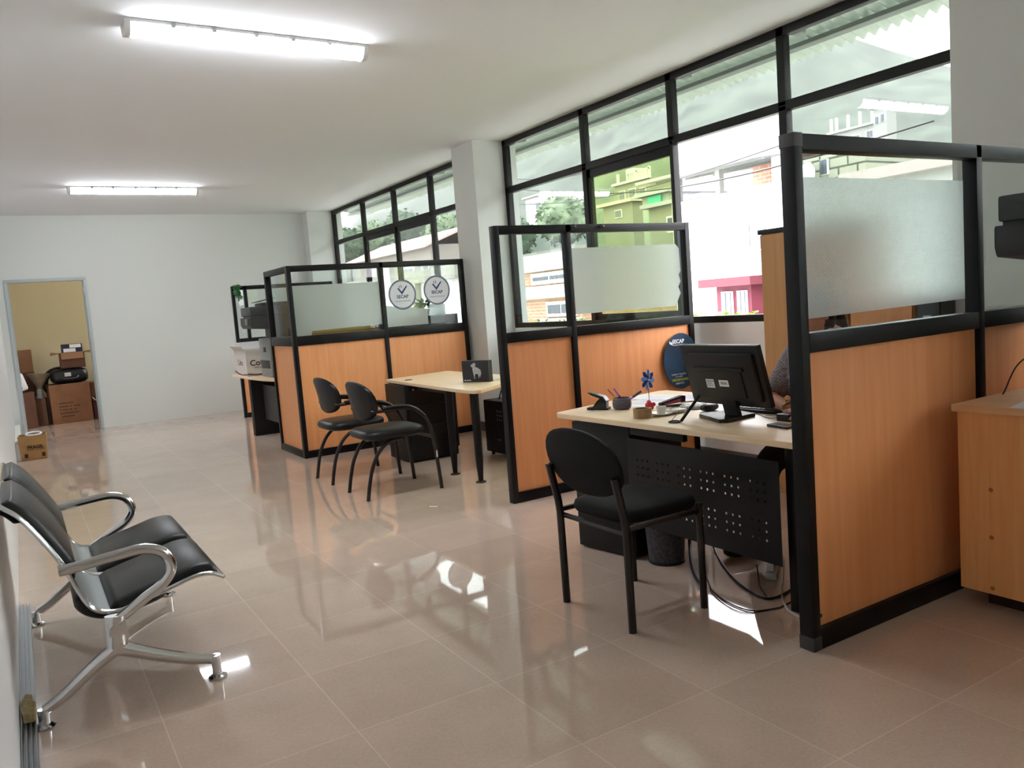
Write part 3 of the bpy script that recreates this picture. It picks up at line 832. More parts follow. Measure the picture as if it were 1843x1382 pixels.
# woven bowl and its pens
wb = thing('woven_bowl', (2.80, 3.49, ZD), 'grey woven bowl holding pens on the monitor desk', 'bowl')
pr = [(0, 0.0005), (0.036, 0.0005), (0.044, 0.006)]
for k in range(9): pr += [(0.050+0.004*math.sin(k*PI/8), 0.010+k*0.006), (0.047+0.004*math.sin(k*PI/8), 0.013+k*0.006)]
pr += [(0.044, 0.064), (0.043, 0.01), (0, 0.008)]
MB().lathe(pr, (2.80, 3.49, ZD), 28).build('basket', mat('woven_grey', rgb(104, 98, 106), 0.8, var=0.3, vscale=120), wb, ang=20)
def pen(p, q, r, c, tip, label):
    o = thing('pen', p, label, 'pen', None)
    P, Q = Vector(p), Vector(q); m = P.lerp(Q, 0.62)
    MB().tube([P, P.lerp(Q, 0.3), m], r, 8).build('barrel', c, o)
    MB().tube([m, Q], r*1.15, 8).build('cap', tip, o)
pen((2.815, 3.5, ZD+0.012), (2.775, 3.575, ZD+0.108), 0.004, mat('pen_yellow', rgb(226, 168, 70), 0.4), mat('pen_orange', rgb(214, 120, 80), 0.4), 'yellow pen standing in the woven bowl')
pen((2.82, 3.47, ZD+0.012), (2.785, 3.535, ZD+0.115), 0.005, mat('pen_violet', rgb(84, 40, 130), 0.35), mat('pen_pink', rgb(190, 120, 190), 0.35), 'violet marker leaning in the woven bowl')
pen((2.785, 3.50, ZD+0.014), (2.865, 3.395, ZD+0.098), 0.006, mat('pen_pink', rgb(190, 120, 190), 0.35), mat('pen_dark', rgb(34, 30, 60), 0.35), 'dark capped marker leaning out over the right rim of the woven bowl')
# tape, cup and saucer, pinwheel
MBt = MB().lathe([(0.037, 0), (0.047, 0), (0.047, 0.048), (0.037, 0.048), (0.037, 0)], (2.655, 3.15, ZD+0.0005), 32)
tag(MBt.build('tape_roll', TAPEB), 'roll of brown packing tape near the desk edge', 'tape')
sc_ = tag(MB().lathe([(0, 0), (0.03, 0), (0.058, 0.010), (0.059, 0.014), (0.03, 0.006), (0, 0.006)], (2.762, 3.13, ZD+0.0005), 32).build('saucer', mat('white_china', rgb(226, 224, 220), 0.25)), 'white saucer under a small cup beside the packing tape', 'saucer')
cp_ = thing('cup', (2.762, 3.13, ZD+0.0075), 'small white cup standing on the saucer', 'cup')
MB().lathe([(0, 0), (0.02, 0), (0.026, 0.038), (0.024, 0.038), (0.018, 0.003), (0, 0.003)], (2.762, 3.13, ZD+0.0075), 24).build('body', mat('white_china', rgb(226, 224, 220), 0.25), cp_)
MB().tube(catmull([(2.785, 3.115, ZD+0.037), (2.80, 3.103, ZD+0.035), (2.80, 3.103, ZD+0.018), (2.783, 3.117, ZD+0.016)], 4), 0.003, 6).build('handle', mat('white_china', rgb(226, 224, 220), 0.25), cp_)
pw = thing('pinwheel', (2.85, 3.32, ZD), 'blue toy pinwheel on a thin stick in a red holder', 'pinwheel')
MB().sq((2.85, 3.32, ZD+0.0225), (0.022, 0.022, 0.022), 0.7, 0.8, 16, 8).sq((2.843, 3.315, ZD+0.045), (0.012, 0.012, 0.012), 1, 1, 12, 8).sq((2.868, 3.31, ZD+0.03), (0.014, 0.012, 0.012), 1, 1, 12, 8).build('holder', RED, pw)
MB().tube([(2.85, 3.32, ZD+0.03), (2.85, 3.32, ZD+0.165)], 0.0016, 6).build('stick', BLKDK, pw)
PM = basis((2.843, 3.316, ZD+0.165), (0.97, 0.15, 0.0), (0, 0, 1))
for k in range(8):
    a = 2*PI*k/8
    q = MB()
    Rm = PM @ Matrix.Rotation(a, 4, 'Z')
    q.prism([(0, 0), (0.016, 0.018), (0.019, 0.045), (0.006, 0.058), (-0.006, 0.04)], 0.0, 0.002, Rm)
    q.prism([(0, 0.002), (0.016, 0.018), (0.004, 0.05)], 0.002, 0.009, Rm)
    q.build('petal', BLUE if k % 2 else LBLUE, pw, smooth=False)
MB().lathe([(0, 0), (0.006, 0), (0.005, 0.006), (0, 0.008)], mtx=PM @ Matrix.Translation((0, 0, 0.007)), seg=12).build('pin', WHITEP, pw)
# sheets
def sheet(c, w, h, rot, z, label, m=PAPER, lines=True):
    M4 = Matrix.Translation((c[0], c[1], z)) @ Matrix.Rotation(rot, 4, 'Z')
    o = tag(MB().box(-w/2, w/2, -h/2, h/2, 0, 0.0009, 0, M4).build('paper_sheet', m, smooth=False), label, 'paper', 'papers on the monitor desk')
    if lines:
        q = MB()
        for k in range(9):
            q.box(-w/2+0.02, w/2-0.02-random.random()*0.06, h/2-0.03-k*0.022, h/2-0.026-k*0.022, 0.0009, 0.00115, 0, M4)
        q.build('print', mat('faint_print', rgb(186, 190, 198), 0.8), o, smooth=False)
sheet((3.02, 3.56), 0.21, 0.297, R(-72), ZD+0.0006, 'white paper sheet in front of the other sheets on the monitor desk')
sheet((3.22, 3.68), 0.21, 0.297, R(20), ZD+0.0022, 'white paper sheet overlapping the front sheet, close to the partition')
sheet((3.30, 3.46), 0.21, 0.297, R(-30), ZD+0.0044, 'white paper sheet lying on top, beside the monitor')
st = thing('stapler', (3.03, 3.31, ZD), 'black and magenta stapler lying in front of the papers', 'stapler')
SM = basis((2.93, 3.33, ZD+0.001), (0.97, -0.24, 0), (0.24, 0.97, 0))
MB().box(0, 0.15, -0.018, 0.018, 0, 0.01, 0.003, SM).build('base', BLKDK, st)
MB().prism([(0.0, 0.012), (0.15, 0.022), (0.152, 0.052), (0.13, 0.056), (0.0, 0.026)], -0.016, 0.016, SM @ Matrix(((1, 0, 0, 0), (0, 0, 1, 0), (0, 1, 0, 0), (0, 0, 0, 1))), bev=0.002).build('arm', BLKDK, st)
MB().prism([(0.02, 0.016), (0.12, 0.022), (0.12, 0.04), (0.02, 0.024)], -0.0175, 0.0175, SM @ Matrix(((1, 0, 0, 0), (0, 0, 1, 0), (0, 1, 0, 0), (0, 0, 0, 1)))).build('stripe', MAGENTA, st, smooth=False)
ca = thing('calculator', (3.02, 3.15, ZD), 'light grey calculator lying left of the monitor', 'calculator')
CM = basis((2.99, 3.24, ZD+0.001), (0.9, -0.43, 0), (0.43, 0.9, 0))
MB().box(0, 0.15, -0.1, 0, 0, 0.014, 0.004, CM).build('body', LGREY, ca)
MB().box(0.115, 0.142, -0.09, -0.01, 0.014, 0.0155, 0, CM).build('display', DGREYP, ca, smooth=False)
for i in range(4):
    for j in range(4): MB().box(0.01+i*0.026, 0.029+i*0.026, -0.092+j*0.022, -0.076+j*0.022, 0.014, 0.018, 0.002, CM).build('key', WHITEP, ca)
gm = thing('computer_mouse', (2.86, 3.115, ZD), 'silver grey mouse near the cup', 'mouse')
MB().sq((2.86, 3.115, ZD+0.0115), (0.055, 0.03, 0.011), 0.8, 0.8, 20, 10, None).build('body', LGREY, gm)
MB().tube(catmull([(2.915, 3.115, ZD+0.008), (2.96, 3.11, ZD+0.003), (3.05, 3.06, ZD+0.003)], 4), 0.002, 6).build('cord', DGREYP, gm)
bm_ = thing('computer_mouse', (2.99, 3.02, ZD), 'black mouse beside the monitor stand', 'mouse')
MB().sq((2.99, 3.02, ZD+0.0195), (0.055, 0.033, 0.019), 0.8, 0.8, 20, 10).build('body', BLKDK, bm_)
MB().lathe([(0, 0), (0.006, 0), (0.006, 0.008), (0, 0.008)], (2.965, 3.02, ZD+0.03), 10).build('wheel', DGREYP, bm_)
kb = thing('keyboard', (3.1, 2.7, ZD), 'black keyboard behind the monitor, in front of the seated person', 'keyboard')
KM = basis((3.03, 2.93, ZD+0.001), (0.08, -1, 0), (1, 0.08, 0))
MB().box(0, 0.44, 0, 0.14, 0, 0.016, 0.004, KM).build('case', BLKDK, kb)
for j in range(5):
    for i in range(14): MB().box(0.008+i*0.0305, 0.034+i*0.0305, 0.012+j*0.024, 0.032+j*0.024, 0.016, 0.022, 0.002, KM).build('key', DGREYP, kb)
bx = thing('power_adapter', (2.945, 2.50, ZD), 'small black power adapter by the partition post on the desk', 'adapter')
MB().box(2.92, 2.97, 2.46, 2.53, ZD+0.0005, ZD+0.032, 0.004).build('body', BLKDK, bx)
MB().tube(catmull([(2.945, 2.53, ZD+0.012), (2.95, 2.6, ZD+0.003), (2.99, 2.68, ZD+0.003), (3.02, 2.74, ZD+0.003)], 5), 0.0018, 6).build('cord', BLKDK, bx)
ph = thing('mobile_phone', (2.79, 2.39, ZD), 'black mobile phone lying near the desk edge by the post', 'phone')
PHM = basis((2.762, 2.36, ZD+0.0005), (0.85, -0.1, 0), (0.1, 0.85, 0))
MB().box(0, 0.065, -0.02, 0.1, 0, 0.012, 0.004, PHM).build('body', BLKDK, ph)
MB().box(0.006, 0.059, -0.008, 0.09, 0.012, 0.0126, 0, PHM).build('screen', mat('phone_screen', rgb(120, 126, 140), 0.1), ph, smooth=False)

# under the desk
wbn = thing('waste_bin', (2.672, 3.05, 0), 'round black mesh waste bin under the monitor desk', 'bin')
MB().lathe([(0, 0.004), (0.088, 0.004), (0.105, 0.26), (0.1015, 0.26), (0.085, 0.008), (0, 0.008)], (2.672, 3.05, 0), 30).build('mesh_body', mat('bin_mesh', rgb(56, 56, 62), 0.6, var=0.6, vscale=60), wbn)
MB().lathe([(0, 0), (0.092, 0), (0.093, 0.014), (0, 0.014)], (2.672, 3.05, 0), 30).build('base', BLKDK, wbn)
MB().tube([(2.672+0.1035*math.cos(2*PI*k/30), 3.05+0.1035*math.sin(2*PI*k/30), 0.26) for k in range(30)], 0.004, 6, closed=True).build('rim', BLKDK, wbn)
def cable(pts, r, m, label, name='cable', n=8):
    return tag(MB().tube(catmull(pts, n), r, 8).build(name, m), label, 'cable', 'cables under the monitor desk')
cable([(2.97, 3.03, .25), (2.95, 3.005, .06), (2.939, 2.98, .008), (2.801, 2.789, .006), (2.673, 2.571, .006), (2.615, 2.39, .006), (2.687, 2.35, .006), (2.9, 2.4, .006)], 0.0052, BLKDK, 'thick black cable sweeping across the floor under the monitor desk')
cable([(2.673, 2.79, .004), (2.56, 2.64, .004), (2.524, 2.586, .004), (2.475, 2.45, .004), (2.477, 2.321, .004), (2.579, 2.269, .004), (2.622, 2.271, .004), (2.9, 2.3, .004)], 0.0032, BLKDK, 'thin wavy black cable nearest the chair on the floor')
cable([(2.61, 2.70, .0025), (2.5, 2.562, .0025), (2.437, 2.382, .0025), (2.46, 2.312, .0025), (2.531, 2.28, .0025)], 0.0018, BLKDK, 'very fine black wire lying along the thin wavy cable')
cable([(2.873, 2.482, .1), (2.80, 2.43, .02), (2.753, 2.399, .006), (2.635, 2.285, .006), (2.576, 2.198, .006), (2.575, 2.12, .006), (2.7, 2.05, .006)], 0.005, mat('white_cable', rgb(200, 200, 196), 0.5), 'white cable curling on the floor beside the partition post')
cable([(2.93, 3.14, .3), (2.90, 3.12, .1), (2.86, 3.08, .012), (2.684, 2.881, .012), (2.585, 2.757, .011), (2.523, 2.654, .011)], 0.0085, BLKDK, 'fat taped black cable end by the front leg of the armless chair')
cable([(2.826, 2.6, .05), (2.77, 2.54, .006), (2.714, 2.484, .004), (2.632, 2.375, .0125)], 0.003, BLKDK, 'short black lead crossing the thick cable')
ps = thing('power_strip', (2.92, 2.53, 0), 'grey power strip with plugs and tangled leads behind the desk leg', 'power strip')
PSM = basis((2.83, 2.49, 0.002), (0.8, 0.6, 0), (-0.6, 0.8, 0))
MB().box(0, 0.26, 0, 0.05, 0, 0.035, 0.004, PSM).build('body', LGREY, ps)
for k in range(4): MB().box(0.02+k*0.06, 0.055+k*0.06, 0.012, 0.042, 0.035, 0.075, 0.004, PSM).build('plug', DGREYP if k % 2 else WHITEP, ps)

# ------------------------------------------------------------------ seated person and office chair
oc = thing('office_chair', (3.52, 2.5, 0), 'black swivel chair under the person at the monitor desk', 'chair')
for k in range(5):
    a = R(20+72*k)
    MB().tube([(3.52, 2.5, .10), (3.52+.27*math.cos(a), 2.5+.27*math.sin(a), .07)], [.024, .016], 8).build('base_arm', BLKDK, oc)
    c_ = MB(); M4 = Matrix.Translation((3.52+.27*math.cos(a), 2.5+.27*math.sin(a), .028)) @ Matrix.Rotation(a, 4, 'Z') @ Matrix.Rotation(PI/2, 4, 'X')
    c_.lathe([(0, -.02), (.026, -.02), (.026, .02), (0, .02)], mtx=M4, seg=14).build('caster', BLKDK, oc)
MB().cyl((3.52, 2.5, .09), .026, .31, 14).build('gas_column', BLKDK, oc)
MB().sq((3.52, 2.5, .435), (.24, .24, .045), .5, .5, 28, 10).build('seat', FABRIC, oc, ang=80)
oval_back(MB(), (3.80, 2.5, .80), .22, .25, R(-8), .05, -0.05).build('backrest', FABRIC, oc, ang=60)
MB().tube(catmull([(3.6, 2.5, .40), (3.78, 2.5, .41), (3.83, 2.5, .52), (3.82, 2.5, .75)], 5), .018, 8).build('back_bar', BLKDK, oc)

def skin_mesh(verts, edges, radii, levels=2, root=0):
    me = bpy.data.meshes.new('sk'); me.from_pydata([Vector(v) for v in verts], edges, [])
    ob = bpy.data.objects.new('sk', me); COL.objects.link(ob)
    md = ob.modifiers.new('s', 'SKIN'); md.use_smooth_shade = True; md.branch_smoothing = 0.5
    for i, r in enumerate(radii):
        me.skin_vertices[0].data[i].radius = (r, r) if not isinstance(r, tuple) else r
        me.skin_vertices[0].data[i].use_root = (i == root)
    sb = ob.modifiers.new('u', 'SUBSURF'); sb.levels = levels; sb.render_levels = levels
    dg = bpy.context.evaluated_depsgraph_get(); dg.update()
    out = bpy.data.meshes.new_from_object(ob.evaluated_get(dg))
    bpy.data.objects.remove(ob, do_unlink=True)
    return out
def remesh(meshes, vox, smooth=2):
    bm = bmesh.new()
    for m_ in meshes: bm.from_mesh(m_)
    me = bpy.data.meshes.new('rm'); bm.to_mesh(me); bm.free()
    ob = bpy.data.objects.new('rm', me); COL.objects.link(ob)
    r_ = ob.modifiers.new('r', 'REMESH'); r_.mode = 'VOXEL'; r_.voxel_size = vox; r_.use_smooth_shade = True
    if smooth:
        s_ = ob.modifiers.new('s', 'SMOOTH'); s_.iterations = smooth; s_.factor = 0.5
    dg = bpy.context.evaluated_depsgraph_get(); dg.update()
    out = bpy.data.meshes.new_from_object(ob.evaluated_get(dg))
    bpy.data.objects.remove(ob, do_unlink=True)
    out.polygons.foreach_set('use_smooth', [True]*len(out.polygons))
    return out
def chain(segs):
    V, E_, Rr = [], [], []
    for s in segs:
        i0 = len(V)
        for k, (p, r) in enumerate(s):
            V.append(p); Rr.append(r)
            if k: E_.append((i0+k-1, i0+k))
    return V, E_, Rr
pe = thing('person', (3.5, 2.5, 0), 'person in a grey printed blouse sitting bent over the desk, half hidden by the partition', 'person')
SHR, SHL = Vector((3.33, 2.70, 1.03)), Vector((3.36, 2.30, 1.03))
ELR, ELL = Vector((3.165, 2.775, .778)), Vector((3.20, 2.17, .80))
WRR, WRL = Vector((3.05, 2.555, .762)), Vector((3.02, 2.335, .765))
torso = [((3.55, 2.5, .52), .135), ((3.52, 2.5, .66), .135), ((3.46, 2.5, .82), .135), ((3.39, 2.5, .96), .13), ((3.345, 2.5, 1.045), .085), ((3.29, 2.505, 1.09), .055), ((3.24, 2.52, 1.125), .052)]
legs = []
legs.append([((3.55, 2.58, .52), .10), ((3.33, 2.66, .53), .088), ((3.10, 2.74, .50), .066), ((3.08, 2.79, .28), .055), ((3.07, 2.85, .10), .038)])
legs.append([((3.55, 2.42, .52), .10), ((3.33, 2.39, .53), .088), ((3.10, 2.36, .50), .066), ((3.10, 2.36, .28), .055), ((3.11, 2.36, .10), .038)])
arms = [[((3.36, 2.56, 1.02), .075), (tuple(SHR), .068), (tuple(SHR.lerp(ELR, .5)), .052), (tuple(ELR), .042), (tuple(ELR.lerp(WRR, .5)), .037), (tuple(WRR), .026)],
        [((3.36, 2.44, 1.02), .075), (tuple(SHL), .068), (tuple(SHL.lerp(ELL, .5)), .052), (tuple(ELL), .042), (tuple(ELL.lerp(WRL, .5)), .037), (tuple(WRL), .026)]]
parts_ = []
for seg in [torso]+legs+arms:
    V, E_, Rr = chain([seg]); parts_.append(skin_mesh(V, E_, Rr))
# broaden the chest
q = MB().sq((3.40, 2.5, .93), (.115, .19, .14), .9, .8, 24, 12).sq((3.55, 2.5, .56), (.15, .185, .13), .8, .8, 24, 12)
me_ = bpy.data.meshes.new('t'); q.bm.to_mesh(me_); q.bm.free(); parts_.append(me_)
# head, tipped down towards the desk
HM4 = Matrix.Translation((3.19, 2.53, 1.20)) @ Matrix.Rotation(R(-6), 4, 'Z') @ Matrix.Rotation(R(-32), 4, 'Y')
h = bmesh.new(); bmesh.ops.create_uvsphere(h, u_segments=32, v_segments=24, radius=1)
for v in h.verts:
    x, y, z = v.co
    nx, ny, nz = x*.098, y*.076, z*.112
    if z < 0: ny *= 1-.28*(-z)**1.3; nx = nx*(1-.12*(-z)) - .012*(-z)
    if x < 0 and z < -.1: nx += .006*z
    v.co = (nx, ny, nz)
bmesh.ops.transform(h, matrix=HM4, verts=h.verts)
me_ = bpy.data.meshes.new('t'); h.to_mesh(me_); h.free(); parts_.append(me_)
q = MB()
q.sq((-.098, 0, -.012), (.020, .013, .026), 1, 1, 12, 8, HM4)           # nose
q.sq((-.088, 0, -.056), (.012, .026, .009), 1, 1, 12, 8, HM4)           # lips
q.sq((-.080, 0, -.092), (.020, .024, .018), 1, 1, 12, 8, HM4)           # chin
q.sq((-.088, .032, .018), (.012, .022, .008), 1, 1, 10, 8, HM4).sq((-.088, -.032, .018), (.012, .022, .008), 1, 1, 10, 8, HM4)  # brows
for s in (1, -1): q.sq((.0, s*.078, -.012), (.018, .009, .03), 1, 1, 10, 8, HM4)   # ears
me_ = bpy.data.meshes.new('t'); q.bm.to_mesh(me_); q.bm.free(); parts_.append(me_)
# hands, five bent fingers each
def hand(W, d, side):
    d = Vector(d).normalized(); u_ = Vector((0, 0, 1)); s = d.cross(u_).normalized()*side
    out = []
    q = MB().sq((0, 0, 0), (.046, .04, .015), .7, .7, 16, 8, basis(W+d*.05+Vector((0, 0, -.006)), d, s))
    m1 = bpy.data.meshes.new('t'); q.bm.to_mesh(m1); q.bm.free(); out.append(m1)
    for k, (o_, L) in enumerate(((.029, .066), (.010, .076), (-.010, .070), (-.028, .054))):
        b0 = W+d*.085+s*o_+Vector((0, 0, -.004))
        b1 = b0+d*L*.45+Vector((0, 0, .010)); b2 = b1+d*L*.34+Vector((0, 0, -.014)); b3 = b2+d*L*.2+Vector((0, 0, -.016))
        V, E_, Rr = chain([[(tuple(W+d*.055+s*o_*.8), .010), (tuple(b0), .0095), (tuple(b1), .009), (tuple(b2), .0082), (tuple(b3), .0072)]])
        out.append(skin_mesh(V, E_, Rr, 1))
    t0 = W+d*.025+s*.03; t1 = W+d*.055+s*.056+Vector((0, 0, -.008)); t2 = W+d*.088+s*.054+Vector((0, 0, -.016))
    V, E_, Rr = chain([[(tuple(t0), .013), (tuple(t1), .0105), (tuple(t2), .0085)]])
    out.append(skin_mesh(V, E_, Rr, 1))
    return out
parts_ += hand(WRR, (-.45, -.9, -.05), 1)
parts_ += hand(WRL, (-.6, .8, -.05), -1)
link_mesh('body', remesh(parts_, 0.0055, 1), SKIN, pe)
# clothing
cl = []
V, E_, Rr = chain([[(p, r+.014) for p, r in torso[:5]]]); cl.append(skin_mesh(V, E_, Rr))
for seg, n in ((arms[0], 4), (arms[1], 4)):
    sg_ = [(p, r+.016) for p, r in seg[:n]]
    V, E_, Rr = chain([sg_+[(tuple(Vector(seg[3][0]).lerp(Vector(seg[4][0]), .22)), .05)]]); cl.append(skin_mesh(V, E_, Rr))
q = MB().sq((3.40, 2.5, .93), (.13, .205, .15), .9, .8, 24, 12).sq((3.54, 2.5, .60), (.16, .195, .13), .8, .8, 24, 12)
q.sq((3.28, 2.68, .88), (.085, .075, .12), .9, .9, 16, 10)
me_ = bpy.data.meshes.new('t'); q.bm.to_mesh(me_); q.bm.free(); cl.append(me_)
link_mesh('blouse', remesh(cl, 0.008, 3), BLOUSE, pe)
cl = []
for seg in legs:
    V, E_, Rr = chain([[(p, r+.012) for p, r in seg]]); cl.append(skin_mesh(V, E_, Rr))
q = MB().sq((3.55, 2.5, .55), (.165, .20, .11), .8, .8, 24, 12)
me_ = bpy.data.meshes.new('t'); q.bm.to_mesh(me_); q.bm.free(); cl.append(me_)
link_mesh('trousers', remesh(cl, 0.009, 2), TROUS, pe)
# hair as a cap with a gathered length behind
h = bmesh.new(); bmesh.ops.create_uvsphere(h, u_segments=32, v_segments=24, radius=1)
for v in h.verts:
    x, y, z = v.co
    front = x < -.15 and z < .52-.25*abs(y)
    k = .80 if front else 1.0
    v.co = (x*.112*k+.008, y*.09*k, z*.12*k+.006)
    if x > .1 and z < 0: v.co.z *= 1.25
bmesh.ops.transform(h, matrix=HM4, verts=h.verts)
me_ = bpy.data.meshes.new('t'); h.to_mesh(me_); h.free()
V, E_, Rr = chain([[(tuple(HM4 @ Vector((.10, 0, .03))), .05), (tuple(HM4 @ Vector((.135, .0, -.05))), .045), ((3.37, 2.51, 1.11), .04), ((3.43, 2.50, 1.0), .022)]])
link_mesh('hair', remesh([me_, skin_mesh(V, E_, Rr)], 0.007, 1), HAIR, pe)
for s in (1, -1):
    MB().sq((-.093, s*.031, .004), (.008, .012, .006), 1, 1, 12, 8, HM4).build('eye', mat('eye_dark', rgb(40, 30, 26), 0.2), pe)
wa = MB(); dv = (WRR-ELR).normalized(); wp = WRR-dv*.022
ux = dv.cross(Vector((0, 0, 1))).normalized(); uz = ux.cross(dv)
wa.tube([wp+(ux*math.cos(2*PI*k/20)+uz*math.sin(2*PI*k/20))*.029 for k in range(20)], .005, 6, closed=True, sq=(1, 1))
wa.cyl((0, 0, 0), .015, .006, 16, basis(wp+uz*.029, ux, dv))
wa.build('wrist_watch', GOLD, pe)
for sx_, sy_ in ((3.01, 2.855), (3.05, 2.36)):
    M4 = Matrix.Translation((sx_, sy_, .0))
    MB().sq((0, 0, .042), (.125, .046, .042), .7, .7, 20, 10, M4).build('shoe', BLKGL, pe)

# ------------------------------------------------------------------ tall and low cabinets by the window
tc = thing('tall_cabinet', (4.3, 3.3, 0), 'tall pale wood cabinet with a black top in front of the window', 'cabinet')
MB().box(4.10, 4.5, 3.0, 3.61, 0.0, 1.662, 0.002).build('body', CABWOOD, tc, smooth=False)
MB().box(4.085, 4.51, 2.99, 3.625, 1.662, 1.69, 0.002).build('top_board', BLKDK, tc)
for y0, y1 in ((3.005, 3.30), (3.31, 3.605)):
    dd = MB().box(4.085, 4.10, y0, y1, 0.06, 1.655, 0.001).build('door', CABWOOD, tc, smooth=False)
    yk = 3.28 if y0 < 3.2 else 3.33
    MB().box(4.07, 4.085, yk-0.006, yk+0.006, 0.8, 0.92, 0.002).build('handle', ALU, dd)
lc = thing('low_cabinet', (4.3, 2.75, 0), 'low brown wooden cabinet to the right of the tall one, glimpsed under the frosted film', 'cabinet')
MB().box(4.11, 4.5, 2.60, 2.985, 0, 1.22, 0.003).build('body', PWOOD, lc, smooth=False)
MB().box(4.095, 4.11, 2.605, 2.98, 0.05, 1.215, 0.002).build('door', PWOOD, lc, smooth=False)
fx = thing('filing_cabinet', (4.38, 2.52, 0), 'dark green-grey metal filing cabinet between low wooden cabinet and column', 'cabinet')
FG = mat('file_green', rgb(40, 50, 48), 0.45)
MB().box(4.12, 4.5, 2.455, 2.59, 0, 1.23, 0.004).build('body', FG, fx, smooth=False)
for k in range(4):
    f = MB().box(4.108, 4.12, 2.462, 2.583, 0.04+k*.295, 0.32+k*.295, 0.002).build('drawer', FG, fx)
    MB().box(4.098, 4.108, 2.50, 2.545, 0.22+k*.295, 0.235+k*.295, 0.001).build('handle', ALU, f)

# ------------------------------------------------------------------ second desk
d2 = thing('office_desk', (3.2, 6.2, 0), 'empty pale topped desk with slanted end and tapered black legs, picture box on it', 'desk')
top = [(2.925, 7.16), (2.845, 5.65), (2.845, 5.38), (2.865, 5.30), (2.915, 5.285), (3.25, 5.52), (3.66, 5.72), (3.66, 7.30)]
MB().prism(top, ZD-0.026, ZD, bev=0.003).build('desk_top', DTOP, d2)
for x, y in ((2.925, 5.42), (2.925, 5.85), (3.58, 5.80)):
    lg = MB().lathe([(0, 0.012), (0.019, 0.012), (0.030, 0.18), (0.033, 0.40), (0.033, 0.699), (0, 0.699)], (x, y, 0), 18).build('leg', BLK, d2)
    MB().lathe([(0, 0), (0.040, 0), (0.040, 0.008), (0.015, 0.014), (0, 0.014)], (x, y, 0), 20).build('foot', PLINTH, lg)
MB().lathe([(0, 0), (0.036, 0), (0.036, 0.003), (0, 0.002)], (3.007, 6.806, ZD), 24).build('cable_grommet', PLINTH, d2)
MB().box(2.95, 2.98, 5.88, 6.5, 0.655, 0.699, 0.002).build('apron', BLK, d2)
MB().box(3.55, 3.6, 7.05, 7.2, 0, 0.699, 0.002).build('end_panel', BLK, d2)
dp = thing('drawer_pedestal', (3.11, 6.83, 0), 'black steel drawer pedestal under the empty desk', 'drawer unit')
MB().box(2.868, 3.355, 6.60, 7.04, 0.012, 0.695, 0.004).build('body', BLK, dp)
for z0, z1 in ((0.03, 0.33), (0.34, 0.51), (0.52, 0.685)):
    f = MB().box(2.89, 3.33, 6.586, 6.60, z0, z1, 0.003).build('drawer', BLK, dp)
MB().lathe([(0, 0), (0.009, 0), (0.009, 0.004), (0, 0.004)], mtx=basis((2.945, 6.586, 0.655), (1, 0, 0), (0, 0, 1)), seg=14).build('lock', ALU, dp)
gb = thing('picture_box', (3.21, 5.86, ZD), 'black box printed with a grey animal picture on the empty desk', 'box')
GB = basis((3.135, 5.985, ZD+0.0005), (0.445, -0.895, 0), (0, 0, 1))
MB().box(0, 0.265, 0, 0.178, -0.055, 0.0, 0.002, GB).build('carton', mat('box_black', rgb(34, 33, 36), 0.5), gb)
GG = mat('box_print_grey', rgb(168, 168, 172), 0.6, var=0.3, vscale=30)
an = MB()
an.prism([(0.115, .155), (.125, .162), (.14, .15), (.135, .125), (.16, .118), (.185, .10), (.19, .075), (.182, .055), (.178, .04), (.17, .06), (.168, .035), (.16, .036), (.158, .068), (.13, .07), (.125, .045), (.128, .03), (.115, .03), (.116, .05), (.11, .08), (.105, .105), (.105, .125), (.09, .13), (.092, .143), (.105, .15)], 0, .0006, GB)
an.build('animal_print', GG, gb, smooth=False)
q = MB()
for k in range(3): q.box(.015+k*.024, .033+k*.024, .012, .019, 0, .0006, 0, GB)
q.build('print', PAPER2, gb, smooth=False)
wc = thing('plastic_cup', (3.42, 5.80, ZD), 'small clear-white cup behind the picture box', 'cup')
MB().lathe([(0, 0), (.026, 0), (.034, .075), (.032, .075), (.024, .003), (0, .003)], (3.42, 5.80, ZD+.0005), 20).build('body', WHITEP, wc)
sp_ = thing('desk_telephone', (3.5, 5.82, ZD), 'black telephone at the far corner of the empty desk, behind the cup', 'telephone')
MB().box(3.46, 3.6, 5.76, 5.9, ZD+.0005, ZD+.04, .008).build('body', BLKDK, sp_)
MB().tube(catmull([(3.47, 5.75, ZD+.05), (3.49, 5.79, ZD+.07), (3.49, 5.87, ZD+.07), (3.47, 5.91, ZD+.05)], 4), .016, 8).build('handset', BLKDK, sp_)
pt = thing('computer_tower', (3.68, 6.2, 0), 'black computer tower with a dotted grille on the floor beyond the empty desk', 'computer')
hl = [(.06+i*.038, .30+j*.038) for i in range(3) for j in range(3)]+[(.05, .12), (.09, .12)]
MB().box(3.556, 3.76, 5.95, 6.42, 0.03, 0.50, 0.004).build('case', BLK, pt)
perforated('grille', 0.46, 0.46, [(x+.17, y) for x, y in hl], .007, .0015, basis((3.552, 6.415, .035), (0, -1, 0), (0, 0, 1)), BLK, pt)
MB().box(3.5535, 3.555, 6.04, 6.30, .12, .45).build('grille_backing', mat('pale_mesh', rgb(170, 172, 170), .6), pt, smooth=False)
for x in (3.59, 3.73):
    for y in (6.0, 6.37): MB().cyl((x, y, 0), .016, .031, 10).build('foot', BLKDK, pt)
cable([(3.66, 6.1, .505), (3.64, 6.05, .55), (3.63, 6.0, .60), (3.62, 6.08, .64), (3.63, 6.2, .60), (3.64, 6.28, .505)], .006, BLKDK, 'black lead looping above the computer tower')['group'] = 'leads of the computer tower'
